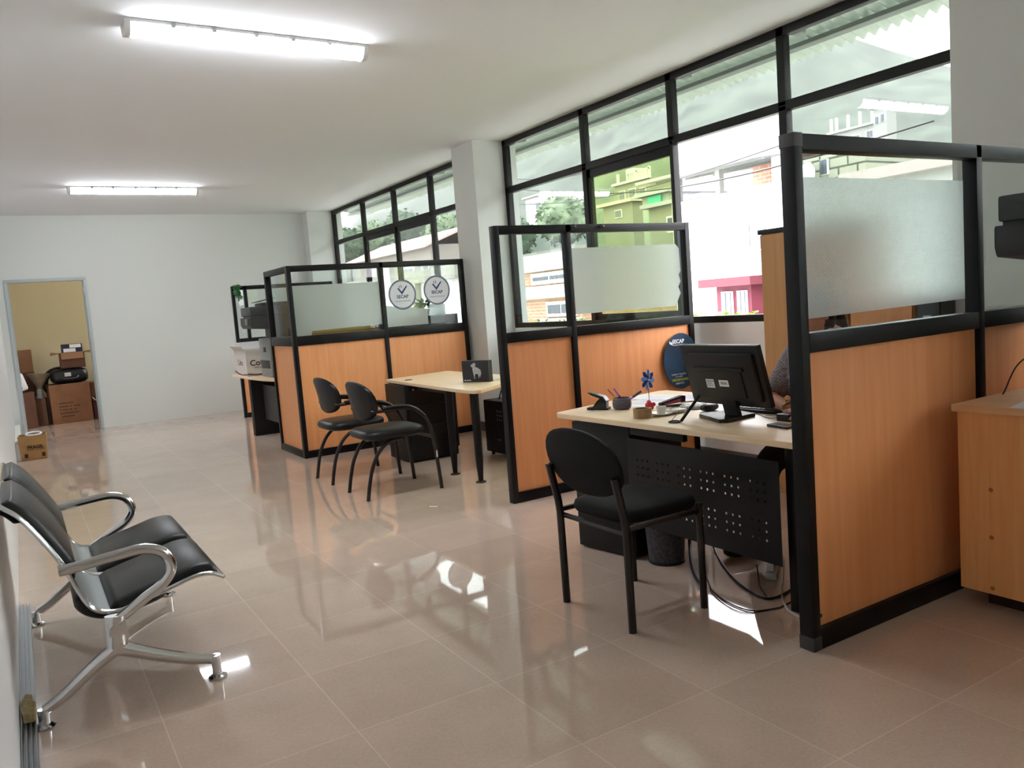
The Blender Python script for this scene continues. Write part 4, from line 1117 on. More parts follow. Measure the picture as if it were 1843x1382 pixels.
tag(MB().box(-.03, .03, -.008, .008, 0, .001, 0, Matrix.Translation((2.318, 5.014, .0003)) @ Matrix.Rotation(R(-50), 4, 'Z')).build('paper_scrap', PAPER, smooth=False), 'tiny white scrap of paper on the floor before the middle partition', 'paper')

# ------------------------------------------------------------------ far desk, copier, carton, plant, things behind the far partition
d3 = thing('office_desk', (2.6, 9.5, 0), 'far desk with a rounded pale top and black panels, holding the copier', 'desk')
MB().prism([(2.42, 8.62), (2.35, 8.78), (2.285, 9.1), (2.255, 9.6), (2.25, 10.1), (2.26, 10.5), (2.95, 10.55), (2.95, 8.62)], ZD-.026, ZD, bev=.003).build('desk_top', DTOP, d3)
MB().box(2.325, 2.93, 9.86, 9.98, 0, .699, .004).build('leg_panel', BLK, d3)
MB().box(2.42, 2.93, 8.68, 8.74, 0, .699, .004).build('leg_panel', BLK, d3)
hs = [(.15+g*.17+a*.035, .12+h_*.18+b_*.035) for g in range(6) for h_ in (0, 1) for a in range(3) for b_ in range(3)]
perforated('front_panel', 1.12, .42, hs, .005, .0015, basis((2.46, 9.86, .19), (0, -1, 0), (0, 0, 1)), mat('grey_powder_steel', rgb(62, 64, 64), .5), d3)
def copier(o_, label, hd=.18):
    x, y, z = o_
    c = thing('photocopier', (x, y, z), label, 'copier')
    MB().box(x, x+.42, y, y+.45, z, z+.44, .012).build('body', GREYP, c)
    MB().box(x-.004, x+.001, y+.05, y+.40, z+.10, z+.19, .002).build('paper_tray', DGREYP, c)
    MB().box(x-.006, x, y+.17, y+.26, z+.285, z+.34, .002).build('side_handle', DGREYP, c)
    MB().box(x+.02, x+.10, y-.012, y+.0, z+.02, z+.42, .004).build('side_cover', LGREY, c)
    MB().box(x+.08, x+.42, y+.02, y+.43, z+.44, z+.56, .01).build('column', DGREYP, c)
    sc2 = MB().prism([(-hd, .60), (.015-hd, .565), (.40, .51), (.43, .56), (.43, .685), (-hd, .685)], y, y+.45, Matrix(((1, 0, 0, x), (0, 0, 1, 0), (0, 1, 0, z), (0, 0, 0, 1))), bev=.006).build('scanner_head', DGREYP, c)
    MB().box(x+.01-hd, x+.43, y+.01, y+.44, z+.70, z+.80, .012).box(x+.03-hd, x+.42, y+.02, y+.43, z+.68, z+.705, 0).build('lid', DGREYP, c)
    MB().box(x-.02, x+.30, y+.06, y+.38, z+.80, z+.84, .012).build('document_feeder', DGREYP, c)
    MB().prism([(.0, .845), (.20, .885), (.20, .893), (.0, .853)], y+.08, y+.36, Matrix(((1, 0, 0, x-.06), (0, 0, 1, 0), (0, 1, 0, z), (0, 0, 0, 1)))).build('feeder_tray', DGREYP, c)
    MB().box(x-hd-.006, x-hd+.001, y+.05, y+.22, z+.60, z+.67, .002).build('control_panel', BLKGL, c)
    return c
copier((2.40, 9.14, ZD), 'grey photocopier with dark overhanging scanner head on the far desk')
bxm = thing('printed_carton', (2.47, 10.1, ZD), 'open white carton with dark red lettering beside the grey copier', 'box')
CB = mat('white_carton', rgb(214, 208, 202), .7)
MB().box(2.29, 2.67, 9.80, 9.805, ZD, 1.03).box(2.29, 2.67, 10.395, 10.40, ZD, 1.03).box(2.285, 2.29, 9.80, 10.40, ZD, 1.03).box(2.67, 2.675, 9.80, 10.40, ZD, 1.03).box(2.29, 2.67, 9.80, 10.40, ZD+.0005, ZD+.006).build('carton', CB, bxm, smooth=False)
MB().box(2.30, 2.66, 10.39, 10.396, 1.03, 1.12, 0, Matrix.Translation((0, 0, 0))).build('flap', PAPER, bxm, smooth=False)
MB().box(-.003, .003, 9.82, 10.38, 0, .07, 0, Matrix.Translation((2.284, 0, 1.03)) @ Matrix.Rotation(R(-40), 4, 'Y')).build('flap', CB, bxm, smooth=False)
DR = mat('carton_red', rgb(92, 30, 26), .6)
text('Cofru', .095, basis((2.44, 9.7992, .875), (1, 0, 0), (0, 0, 1)), DR, bxm, bold=.002)
text('natural', .035, basis((2.42, 9.7992, .825), (1, 0, 0), (0, 0, 1)), PRINT, bxm)
text('Cofru', .10, basis((2.2842, 10.1, .88), (0, -1, 0), (0, 0, 1)), DR, bxm)
q = MB()
q.prism([(0, .035), (.1, .02), (.2, .022), (.38, .05), (.38, .035), (.2, .008), (.1, .008), (0, .02)], 0, .0006, basis((2.29, 9.7995, ZD), (1, 0, 0), (0, 0, 1)))
q.prism([(0, .06), (.15, .03), (.35, .015), (.6, .03), (.6, .012), (.35, .003), (.15, .012), (0, .035)], 0, .0006, basis((2.2845, 10.4, ZD), (0, -1, 0), (0, 0, 1)))
q.build('wave_print', DR, bxm, smooth=False)
vp = thing('trailing_plant', (2.76, 11.9, 1.88), 'small green trailing leaves hanging over the corner of the last partition', 'plant')
st_ = MB(); lf = MB()
for k in range(7):
    x0 = 2.70+random.random()*.14
    pts = [(2.78, 11.955, 1.895), (x0, 11.905, 1.90-random.random()*.02), (x0+random.uniform(-.02, .02), 11.89, 1.80), (x0+random.uniform(-.03, .03), 11.885, 1.70+random.random()*.08)]
    cp = catmull(pts, 4); st_.tube(cp, .002, 5)
    for p_ in cp[2:]:
        for _ in range(2):
            a = random.random()*2*PI; s = random.uniform(.018, .032)
            M4 = Matrix.Translation(p_) @ Matrix.Rotation(a, 4, 'Z') @ Matrix.Rotation(random.uniform(-1.2, .2), 4, 'X') @ Matrix.Rotation(random.uniform(-.6, .6), 4, 'Y')
            vs = [lf.bm.verts.new(M4 @ Vector(v)) for v in ((0, 0, 0), (s*.5, s*.4, .003), (s*.45, s*.9, -.002), (0, s*1.5, -.006), (-s*.45, s*.9, -.002), (-s*.5, s*.4, .003))]
            lf.bm.faces.new(vs)
st_.build('stem', GREEN, vp); lf.build('leaves', GREEN, vp, smooth=False)
yb = thing('folder_box', (2.9, 8.1, 1.0), 'yellow flat box on the shelf just behind the lined frosted film', 'box')
MB().box(2.52, 3.2, 7.98, 8.22, 1.201, 1.232, .003).build('box', YELLOW, yb)
MB().box(2.46, 2.515, 7.98, 8.2, 1.201, 1.235, .003).build('end_clip', BLKDK, yb)
sf = thing('book_shelf', (2.9, 8.1, 0), 'wood shelf unit hidden behind the corner partition', 'shelf')
MB().box(2.45, 3.25, 7.95, 8.25, 1.17, 1.20).box(2.45, 3.25, 7.95, 8.25, .62, .65).box(2.45, 3.25, 7.95, 8.25, 0, .06).build('board', CABWOOD, sf, smooth=False)
for x in (2.45, 3.225): MB().box(x, x+.025, 7.95, 8.25, .06, 1.17).build('side', CABWOOD, sf, smooth=False)
bc_ = thing('storage_cabinet', (3.9, 8.2, 0), 'dark cabinet seen through the glass right of the round stickers', 'cabinet')
MB().box(3.76, 4.19, 8.0, 8.5, 0, 1.285, .004).build('body', DGREYP, bc_)
MB().box(3.775, 4.175, 7.985, 8.0, .03, 1.27, .002).build('door', DGREYP, bc_)
gf = thing('potted_plant', (3.86, 8.15, 1.285), 'dark leafy pot plant on the cabinet behind the right-hand sticker', 'plant')
MB().lathe([(0, 0), (.05, 0), (.065, .07), (.06, .07), (.045, .01), (0, .01)], (3.86, 8.15, 1.286), 20).build('pot', WHITEP, gf)
lf = MB()
for k in range(60):
    a = random.random()*2*PI; s = random.uniform(.04, .075); el = random.uniform(-.3, 1.0)
    M4 = Matrix.Translation((3.86+.05*math.cos(a), 8.15+.05*math.sin(a), 1.36+random.random()*.07)) @ Matrix.Rotation(a-PI/2, 4, 'Z') @ Matrix.Rotation(el, 4, 'X')
    lf.bm.faces.new([lf.bm.verts.new(M4 @ Vector(v)) for v in ((0, 0, 0), (s*.4, s*.5, .004), (0, s*1.5, -.01), (-s*.4, s*.5, .004))])
lf.build('leaves', mat('leaf_dark', rgb(34, 66, 40), .5, var=.2), gf, smooth=False)

# ------------------------------------------------------------------ counter at the right
co = thing('reception_counter', (3.45, 1.4, 0), 'wooden reception counter with a recessed brown plinth in front of the nearest partition', 'counter')
MB().box(3.155, 3.75, .2, 1.826, .07, .79, .002).build('front_panel', CWOOD, co, smooth=False)
MB().box(3.14, 3.78, .18, 1.842, .79, .82, .003).build('counter_top', CTOP, co)
MB().box(3.235, 3.74, .25, 1.76, 0, .07).build('plinth', PLINTH, co, smooth=False)
for z in (.30, .49, .095):
    MB().lathe([(0, 0), (.009, .0005), (0, .003)], mtx=basis((3.155, 1.70, z), (0, -1, 0), (0, 0, 1)), seg=12).build('screw_cap', mat('cap_brown', rgb(176, 112, 64), .6), co)
copier((3.56, 1.30, .8205), 'dark overhanging copier head at the right edge of the picture, above the counter', .262)
tag(MB().box(-.1, .1, -.14, .14, 0, .001, 0, Matrix.Translation((3.26, 1.50, .8203)) @ Matrix.Rotation(R(12), 4, 'Z')).build('paper_sheet', PAPER2, smooth=False), 'white paper sheet on the wooden counter', 'paper')
cb_ = cable([(3.44, 1.80, .824), (3.45, 1.795, .84), (3.50, 1.77, .94), (3.535, 1.70, 1.0), (3.545, 1.62, 1.0), (3.55, 1.58, .93)], .003, PLINTH, 'thin brown cord rising from the counter to the copier')
cb_['group'] = 'cord at the counter'

# ------------------------------------------------------------------ store room things and the carton by the door
def carton(name, x0, x1, y0, y1, z0, z1, m, label, open_=False, rot=0, prints=0, cat='box', taper=0.0, flaps=True):
    cx, cy_ = (x0+x1)/2, (y0+y1)/2
    o = thing(name, (cx, cy_, z0), label, cat)
    T = Matrix.Translation((cx, cy_, 0)) @ Matrix.Rotation(rot, 4, 'Z') @ Matrix.Translation((-cx, -cy_, 0))
    b = MB(); t = .008
    if open_:
        b.box(x0, x1, y0, y0+t, z0, z1, 0, T).box(x0, x1, y1-t, y1, z0, z1, 0, T).box(x0, x0+t, y0+t, y1-t, z0, z1, 0, T).box(x1-t, x1, y0+t, y1-t, z0, z1, 0, T).box(x0, x1, y0, y1, z0+.001, z0+t, 0, T)
    else:
        b.box(x0, x1, y0, y1, z0+.0005, z1, .004, T)
    if taper:
        for v in b.bm.verts:
            k = (v.co.z-z0)/(z1-z0); v.co.x = cx+(v.co.x-cx)*(1+taper*k); v.co.y = cy_+(v.co.y-cy_)*(1+taper*k)
    b.build('carton', m, o, smooth=False)
    if open_ and flaps:
        fd = (y1-y0)*.4
        for s, a in ((x0, -1), (x1, 1)):
            MB().prism([(0, 0), (a*.11, .02), (a*.12, -.03), (a*.02, -.012)], y0+.02, y1-.02, T @ Matrix(((1, 0, 0, s), (0, 0, 1, 0), (0, 1, 0, z1), (0, 0, 0, 1)))).build('flap', CARDIN, o, smooth=False)
        MB().prism([(0, 0), (-.08, -.10), (-.086, -.096), (-.004, .005)], x0+.02, x1-.02, T @ Matrix(((0, 0, 1, 0), (1, 0, 0, y0), (0, 1, 0, z1), (0, 0, 0, 1)))).build('flap', CARDIN, o, smooth=False)
    if prints:
        q = MB()
        for k in range(prints):
            w = (x1-x0)*random.uniform(.35, .55); zz = z0+(z1-z0)*(.50-.085*k)
            xx = x0+(x1-x0)*.2
            n = int(w/.022)
            for i in range(n):
                if random.random() < .85: q.box(xx+i*.022, xx+i*.022+.015, y0-.001, y0, zz, zz+(z1-z0)*.035, 0, T)
        q.build('print', PRINT, o, smooth=False)
    return o
cb1 = carton('cardboard_box', -.085, .165, 10.6, 10.84, 0, .275, CARD3, 'small open cardboard box on the tiles just in front of the doorway', True, R(-3), 0, taper=.13, flaps=False)
text('FRAGIL', .05, basis((.055, 10.583, .145), (1, .0, 0), (0, 0, 1)), PRINT, cb1, bold=.002)
q = MB().box(-.03, .14, 10.582, 10.583, .115, .119)
for x in (-.06, .11): q.box(x, x+.035, 10.59, 10.591, .03, .075)
q.build('print', PRINT, cb1, smooth=False)
tag(MB().tube([(.055+.075*math.cos(2*PI*k/24), 10.72+.06*math.sin(2*PI*k/24), .283+.012*math.sin(2*PI*k/24)) for k in range(24)], .011, 8, closed=True).build('tape_roll', PAPER), 'white ring of tape on top of the small open cardboard box', 'tape')
big = carton('cardboard_box', .345, .915, 14.55, 15.05, 0, .615, CARD, 'large printed cardboard box on the store room floor under the stacked things', False, R(3), 5)
bb = thing('duffel_bag', (.66, 14.82, .617), 'black bag wedged on the large cardboard box in the store room', 'bag')
MB().sq((.67, 14.82, .735), (.27, .2, .118), .5, .5, 28, 12).build('body', BLKDK, bb)
MB().tube(catmull([(.55, 14.64, .74), (.60, 14.60, .70), (.75, 14.60, .70), (.80, 14.64, .74)], 5), .012, 8).build('strap', DGREYP, bb)
MB().box(.60, .69, 14.612, 14.618, .73, .79, .002).build('patch', LGREY, bb)
hc = thing('hose_coil', (.46, 15.2, .0), 'black hose coil standing behind the large cardboard box', 'hose')
q = MB()
for k in range(4):
    q.tube([(.54+(.24-.02*k)*math.cos(2*PI*j/32), 15.16+.035*k, .62+(.24-.02*k)*math.sin(2*PI*j/32)) for j in range(32)], .02, 8, closed=True)
q.build('coil', BLKDK, hc)
MB().box(.36, .72, 15.12, 15.4, 0, .36, .004).build('crate', CARD2, hc)
ob = carton('cardboard_box', .565, .915, 14.66, 14.98, .855, 1.10, CARD2, 'open cardboard box with spread flaps on top of the black bag', True)
fb = thing('file_box', (.76, 14.8, 1.0), 'navy and white file box sticking up from the open cardboard box', 'box')
MB().box(.61, .90, 14.68, 14.95, .88, 1.235, .006, Matrix.Translation((0, 0, 0))).build('box', NAVY, fb)
MB().box(.63, .80, 14.674, 14.68, 1.11, 1.165).build('label', PAPER, fb, smooth=False)
MB().box(.72, .88, 14.675, 14.681, 1.175, 1.228).build('label', PAPER, fb, smooth=False)
carton('cardboard_box', -.06, .145, 14.42, 14.72, 0, .55, CARD2, 'tall narrow cardboard box at the left of the doorway, white case on it', False, R(4))
MB().box(.0, .05, 14.405, 14.41, .34, .43).bm.free()
sc3 = thing('suitcase', (.02, 14.58, .56), 'white hard case leaning on the narrow cardboard box', 'case')
SM4 = Matrix.Translation((.02, 14.56, .556)) @ Matrix.Rotation(R(-14), 4, 'Y')
MB().box(-.07, .08, -.12, .14, .024, .29, .04, SM4, 4).build('shell', WHITEP, sc3)
MB().box(.001, .009, -.1235, .1435, .06, .27, .0, SM4).build('seam', BLKDK, sc3, smooth=False)
MB().tube(catmull([(.07, -.05, .03), (.10, -.05, .035), (.10, .05, .035), (.07, .05, .03)], 4), .008, 8).bm.free()
carton('cardboard_box', .16, .31, 14.62, 14.9, 0, .42, CARD2, 'dark cardboard box between the narrow box and the large printed box', False, R(-5))
lr = thing('lamp_reflector', (.235, 14.75, .425), 'dented metal bowl reflector lamp standing upright on a dark box', 'lamp')
LM = Matrix.Translation((.225, 14.74, .423)) @ Matrix.Rotation(R(4), 4, 'Y')
MB().lathe([(.035, .145), (.05, .20), (.085, .26), (.135, .34), (.165, .385), (.168, .39), (.16, .388), (.13, .345), (.08, .268), (.045, .21), (.03, .15)], mtx=LM, seg=30).build('reflector', mat('tarnished_metal', rgb(150, 140, 118), .4, metal=.6, var=.25, vscale=12), lr)
MB().lathe([(0, 0), (.055, 0), (.055, .03), (.04, .05), (.045, .12), (.035, .15), (0, .15)], mtx=LM, seg=20).build('socket', GREYP, lr)
carton('cardboard_box', -.06, .2, 15.0, 15.3, 0, .84, CARD2, 'lower cardboard box at the back left corner of the store room', False)
carton('cardboard_box', -.045, .195, 15.02, 15.28, .841, 1.195, CARD, 'cardboard box on top at the back left corner of the store room', False)
carton('cardboard_box', .945, 1.2, 14.6, 15.0, 0, .30, mat('box_maroon', rgb(80, 42, 40), .8), 'maroon box at the right edge of the doorway, lower one', False)
carton('cardboard_box', .935, 1.2, 14.62, 15.0, .301, .60, CARD2, 'dark brown box stacked at the right edge of the doorway', False)
tag(MB().tube(catmull([(.95, 14.60, .36), (.97, 14.55, .33), (1.02, 14.56, .30), (1.05, 14.55, .34), (1.0, 14.57, .40)], 6), .008, 8).build('cable', LGREY), 'pale lead hanging on the dark boxes at the right edge of the doorway', 'cable')

# ------------------------------------------------------------------ outdoors
GRASS = mat('hill_green', rgb(68, 77, 66), .95, var=.42, vscale=.22)
ST = mat('street', rgb(150, 148, 140), .9)
us = [-1.2+i*.06 for i in range(95)]
rk = [(-1.3, 26), (-.5, 30), (0, 24), (.3, 20), (.5, 21.5), (.576, 26), (.69, 32), (.82, 38), (1.0, 44), (1.3, 47), (1.6, 47), (1.9, 42), (2.15, 36), (2.33, 32.5), (2.5, 34), (2.7, 31), (3.2, 33), (5, 33)]
def ridge(u):
    for (a, h0), (b_, h1) in zip(rk, rk[1:]):
        if a <= u <= b_: return h0+(h1-h0)*(u-a)/(b_-a)
    return 30
hb = bmesh.new(); rows = []
xs_ = [4.9, 8, 12, 16, 20, 24, 28]+[32+4*i for i in range(18)]+[110, 130]
def hz(x, u):
    k = max(0.0, min(1.0, (x-15)/85))
    z = -.3+(ridge(u)+.3)*k**1.8
    if x > 100: z = ridge(u)-(x-100)*.5
    n = noise.noise(Vector((x*.09, x*u*.09, 0)))*2.2*k+noise.noise(Vector((x*.35, x*u*.3, 3)))*1.5*min(1, k*3)
    return z+n
for x in xs_:
    rows.append([hb.verts.new((x, x*u, hz(x, u) if x > 15 else -.3)) for u in us])
for a, b_ in zip(rows, rows[1:]):
    for k in range(len(us)-1): hb.faces.new((a[k], b_[k], b_[k+1], a[k+1]))
me_ = bpy.data.meshes.new('hill'); hb.to_mesh(me_); hb.free()
me_.polygons.foreach_set('use_smooth', [True]*len(me_.polygons))
hill = link_mesh('hill', me_, GRASS); hill['kind'] = 'structure'

struct('street', MB().box(4.74, 30, -40, 120, -.42, -.285), mat('pale_concrete_street', rgb(206, 204, 196), .9, var=.08, vscale=.6), smooth=False)
mm = bpy.data.materials.new('valley_mist'); mm.use_nodes = True
mm.node_tree.nodes.remove(mm.node_tree.nodes['Principled BSDF'])
vs_ = mm.node_tree.nodes.new('ShaderNodeVolumeScatter'); vs_.inputs['Color'].default_value = (.97, 1, .98, 1); vs_.inputs['Density'].default_value = MIST
mm.node_tree.links.new(vs_.outputs[0], mm.node_tree.nodes['Material Output'].inputs['Volume'])
mist = MB().box(46.5, 145, -170, 430, -6, 75).build('valley_mist', mm, smooth=False)
tag(mist, 'thin white mist hanging in front of the green hill', 'mist', None, 'stuff')

# corrugated eave outside the windows
ZN = mat('translucent_roof_sheet', rgb(214, 220, 212), .55)
_nt = ZN.node_tree; _t = _nt.nodes.new('ShaderNodeBsdfTranslucent'); _t.inputs[0].default_value = (.62, .68, .62, 1)
_m = _nt.nodes.new('ShaderNodeMixShader'); _m.inputs[0].default_value = .26
_nt.links.new(_nt.nodes['Principled BSDF'].outputs[0], _m.inputs[1]); _nt.links.new(_t.outputs[0], _m.inputs[2])
_nt.links.new(_m.outputs[0], _nt.nodes['Material Output'].inputs[0])
ev = thing('roof_eave', (5.0, 4.7, 3.1), 'corrugated metal eave overhanging outside the office windows', 'roof')
e = bmesh.new(); n = 1500; A = []
def ez(x): return 3.055+(5.42-x)*.27
ny = int(17.2/.0095)
for i in range(ny+1):
    y = -3.6+i*.0095
    w = .021*math.sin(2*PI*y/.09)
    A.append([e.verts.new((x, y, ez(x)+w+dz)) for x, dz in ((5.42, 0), (4.74, 0), (4.74, .008), (5.42, .008))])
for a, b_ in zip(A, A[1:]):
    for k in range(4): e.faces.new((a[k], a[(k+1) % 4], b_[(k+1) % 4], b_[k]))
bmesh.ops.recalc_face_normals(e, faces=e.faces)
me_ = bpy.data.meshes.new('eave'); e.to_mesh(me_); e.free()
me_.polygons.foreach_set('use_smooth', [True]*len(me_.polygons)); me_.set_sharp_from_angle(angle=R(50))
link_mesh('corrugated_sheet', me_, ZN, ev)
STL = mat('purlin_grey', rgb(108, 118, 110), .6)
MB().box(5.14, 5.235, -3.6, 13.6, ez(5.2)-.055, ez(5.2)-.022, .004).build('purlin', STL, ev)
for y in (7.34, 4.89, 3.80, 9.236, 12.7):
    MB().box(4.74, 4.80, y-.04, y+.04, 3.02, 3.15, .004).build('bracket', STL, ev, smooth=False)
struct('wall_outer_band', MB().box(4.66, 4.74, -3.6, 13.6, ZC, 3.24), CREAMEXT, smooth=False)

# buildings: front faces point to -X
WD = mat('far_window_dark', rgb(70, 76, 84), .25)
def house(name, X, y0, y1, z0, z1, depth, wm, label, cat='building', roof=None, roof_m=None, wins=(), bands=(), bm_=None, group=None):
    o = thing(name, (X+depth/2, (y0+y1)/2, z0), label, cat, group)
    MB().box(X, X+depth, y0, y1, z0, z1).build('walls', wm, o, smooth=False)
    if roof == 'flat': MB().box(X-.3, X+depth+.2, y0-.25, y1+.25, z1, z1+.18).build('roof', roof_m, o, smooth=False)
    if roof == 'gable':
        MB().prism([(X-.5, z1-.05), (X+depth/2, z1+depth*.22), (X+depth+.5, z1-.05), (X+depth+.5, z1-.17), (X+depth/2, z1+depth*.22-.14), (X-.5, z1-.17)], y0-.4, y1+.4, Matrix(((1, 0, 0, 0), (0, 0, 1, 0), (0, 1, 0, 0), (0, 0, 0, 1)))).build('roof', roof_m, o, smooth=False)
    for (a, b_, c_, d_) in wins:
        f = MB().box(X-.06, X+.05, a, b_, c_, d_).build('window', WHITEP, o, smooth=False)
        q = (b_-a)*.06
        MB().box(X-.08, X-.06, a+q, (a+b_)/2-q*.4, c_+q, d_-q).box(X-.08, X-.06, (a+b_)/2+q*.4, b_-q, c_+q, d_-q).build('pane', WD, f, smooth=False)
    for (a, b_, c_, d_) in bands:
        MB().box(X-.22, X+.02, a, b_, c_, d_).build('balcony_band', bm_ or wm, o, smooth=False)
    return o
HW = mat('house_white', rgb(176, 176, 172), .85)
HC = mat('house_cream', rgb(122, 120, 110), .85)
HG = mat('house_grey', rgb(140, 142, 136), .85)
HHW = mat('hill_house_white', rgb(140, 142, 136), .85)
BRK = brick_mat('pale_block', rgb(150, 151, 132), rgb(140, 140, 122), rgb(70, 72, 60), .42, .20, .02)
BRK2 = brick_mat('clay_brick', rgb(170, 126, 98), rgb(184, 140, 112), rgb(190, 176, 160), .30, .10, .012)
RFP = mat('roof_pale', rgb(160, 148, 142), .8)
RFT = mat('roof_tin', rgb(140, 138, 150), .5, metal=.2)
TURQ = mat('turquoise_paint', rgb(60, 160, 140), .7)
# block wall house seen over the near partition
hb_ = house('block_house', 14, 9.75, 11.35, -.3, 3.78, 5, BRK, 'unplastered pale block house seen through the nearest partition glass', wins=((10.95, 11.12, 3.4, 3.7), (10.55, 10.72, 3.4, 3.7)))
sd = thing('satellite_dish', (13.6, 10.9, 3.3), 'white satellite dish on the pale block house', 'dish')
MB().lathe([(0, 0), (.18, .03), (.28, .09), (.27, .095), (.17, .04), (0, .012)], mtx=basis((13.58, 10.87, 3.42), (.2, .95, .1), (.3, 0, .95)), seg=24).build('dish', HW, sd)
MB().tube([(13.6, 10.87, 3.42), (13.99, 10.87, 3.30)], .02, 8).build('arm', ALU, sd)
house('white_house', 12.4, 6.0, 8.7, -.3, 2.9, 5, HW, 'plain white house right of the block house', roof='flat', roof_m=RFP)
# roof terrace straight across
rtn = house('terrace_building', 14.6, 12.0, 15.7, -.3, 3.35, 6, HW, 'white building across the street with an open tin-roofed terrace', wins=((15.2, 15.5, 1.1, 1.7), (12.6, 13.6, 2.1, 2.8)))
MB().prism([(13.6, 4.02), (18, 4.55), (18, 4.62), (13.6, 4.09)], 12.35, 15.9, Matrix(((1, 0, 0, 0), (0, 0, 1, 0), (0, 1, 0, 0), (0, 0, 0, 1)))).build('terrace_roof', RFT, rtn, smooth=False)
for y in (12.5, 14.2, 15.6):
    MB().box(14.7, 14.85, y-.07, y+.07, 3.35, 4.15).build('post', HG, rtn, smooth=False)
for x in (14.2, 15.2, 16.2): MB().box(x, x+.08, 12.4, 15.8, 3.98+.12*(x-13.6), 4.06+.12*(x-13.6)).build('purlin', STL, rtn, smooth=False)
MB().box(14.6, 14.7, 12.0, 15.7, 3.35, 3.55).build('parapet', HW, rtn, smooth=False)
MB().box(17.5, 17.6, 12.2, 15.6, 3.35, 4.5).build('back_wall', BRK2, rtn, smooth=False)
ps_ = house('pink_shop', 13.2, 11.95, 12.93, -.3, 1.36, 1.0, mat('shop_pink', rgb(92, 30, 46), .7), 'small pink and red shop front at the foot of the white building', wins=((12.05, 12.3, .75, 1.25), (12.45, 12.75, .75, 1.25)), roof='flat', roof_m=mat('shop_red', rgb(84, 26, 38), .7))
# building at the left end of the near window
house('banded_building', 14, 19.0, 22.1, -.3, 2.66, 6, BRK2, 'building with white balcony bands and dark strip windows', wins=((19.5, 21.5, 1.85, 2.2), (19.2, 20.75, .85, 1.3), (19.5, 21.5, 0, .4)), bands=((18.9, 22.1, 2.25, 2.75), (18.9, 22.1, 1.42, 1.8), (18.9, 20.9, .5, .8)), bm_=HW)
house('parapet_building', 17, 22.5, 28.5, -.3, 3.0, 6, HC, 'cream building with a long parapet beside the banded one', wins=((23.5, 25, 1.0, 2.0), (26, 27.5, 1.0, 2.0)), bands=((22.4, 28.6, 2.6, 3.15),), bm_=HC)
# houses up the slope
house('cream_house', 30, 35.4, 38.0, 3.2, 6.45, 4, HC, 'cream house with one window low on the slope', roof='flat', roof_m=RFP, wins=((36.3, 36.9, 5.7, 6.15),))
th = house('two_storey_house', 36, 40.6, 44.2, 4.5, 8.75, 5, HC, 'two-storey cream house with a railed roof terrace', wins=((43.1, 43.7, 7.7, 8.3), (42.0, 42.7, 7.7, 8.3), (41.0, 41.6, 7.6, 8.2)), bands=((40.5, 44.3, 8.7, 8.85), (40.5, 44.3, 7.1, 7.25)), bm_=HW)
for y in (40.8, 42.0, 43.0, 44.0): MB().box(36.1, 36.25, y-.06, y+.06, 8.8, 9.5).build('post', HW, th, smooth=False)
MB().box(36.1, 36.2, 40.7, 43.0, 9.32, 9.42).build('rail', HW, th, smooth=False)
MB().box(36.4, 37.6, 42.6, 43.4, 8.8, 9.7).build('water_tank', HW, th, smooth=False)
tq = house('turquoise_house', 27, 29.2, 31.1, 2.6, 6.0, 4, HG, 'narrow house with turquoise panels above and below its window', wins=((29.7, 30.5, 5.15, 5.6),), roof='flat', roof_m=RFT)
MB().box(26.9, 27.0, 29.65, 30.6, 5.62, 5.95).build('panel', TURQ, tq, smooth=False)
MB().box(26.9, 27.0, 29.65, 30.6, 4.65, 5.05).build('panel', TURQ, tq, smooth=False)
house('tin_roof_house', 25, 25.0, 28.4, 2.2, 5.1, 5, HC, 'house under a long tin roof right of the turquoise one', roof='flat', roof_m=RFT, wins=((26, 27.2, 3.9, 4.6),))
hh = house('hillside_house', 60, 40.6, 45.1, 9.0, 13.4, 1.6, HHW, 'white house with arched windows high on the misty hill', wins=((41.0, 41.6, 12.3, 12.9), (42.2, 42.8, 12.2, 12.8), (43.4, 44.0, 12.2, 12.8)), bands=((40.5, 45.2, 13.3, 13.5),), bm_=HHW)
for y in (41.2, 42.3, 43.4, 44.5, 45.0): MB().box(60.1, 60.3, y-.08, y+.08, 13.4, 14.6).build('post', HW, hh, smooth=False)
house('hillside_wing', 58, 38.5, 39.6, 9.0, 14.0, 1.2, HHW, 'taller white wing at the right of the house high on the hill', wins=((38.65, 38.95, 12.9, 13.5), (39.1, 39.45, 12.8, 13.4)), roof='flat', roof_m=RFP)
house('hillside_house', 70, 95, 101, 16, 19.5, 5, HW, 'pale house far up the hill beyond the far window', wins=((96, 97.5, 17.5, 18.6), (98.5, 100, 17.5, 18.6)), roof='gable', roof_m=RFP)
house('hillside_house', 48, 70, 74, 9, 12.2, 5, HW, 'small pale house on the slope seen through the left end of the near window', wins=((71, 72, 10.8, 11.6),), roof='flat', roof_m=RFP)
# across from the far window
fh = house('long_house', 20, 40.8, 52.5, -.3, 4.9, 4.5, mat('long_wall', rgb(126, 120, 112), .85), 'long low house with a pale pink roof across from the far window', wins=((41.1, 41.7, 3.0, 3.9), (41.9, 42.5, 3.0, 3.9), (43, 44.6, 3.0, 3.9), (48, 50, 2.2, 3.3), (45.5, 46.5, 1.0, 2.0)), roof='gable', roof_m=mat('roof_pink', rgb(176, 146, 138), .8))
house('column_building', 12.5, 23.5, 33.5, -.3, 2.6, 5, HW, 'pale building with square pillars below the long roof', wins=((25.0, 26.0, .6, 1.6), (29, 30.5, .7, 1.7), (31.2, 32.4, .7, 1.7)), bands=((23.4, 33.6, 2.3, 2.75), (26.5, 27.4, -.3, 2.3), (28.0, 28.5, -.3, 2.3)), bm_=HC)
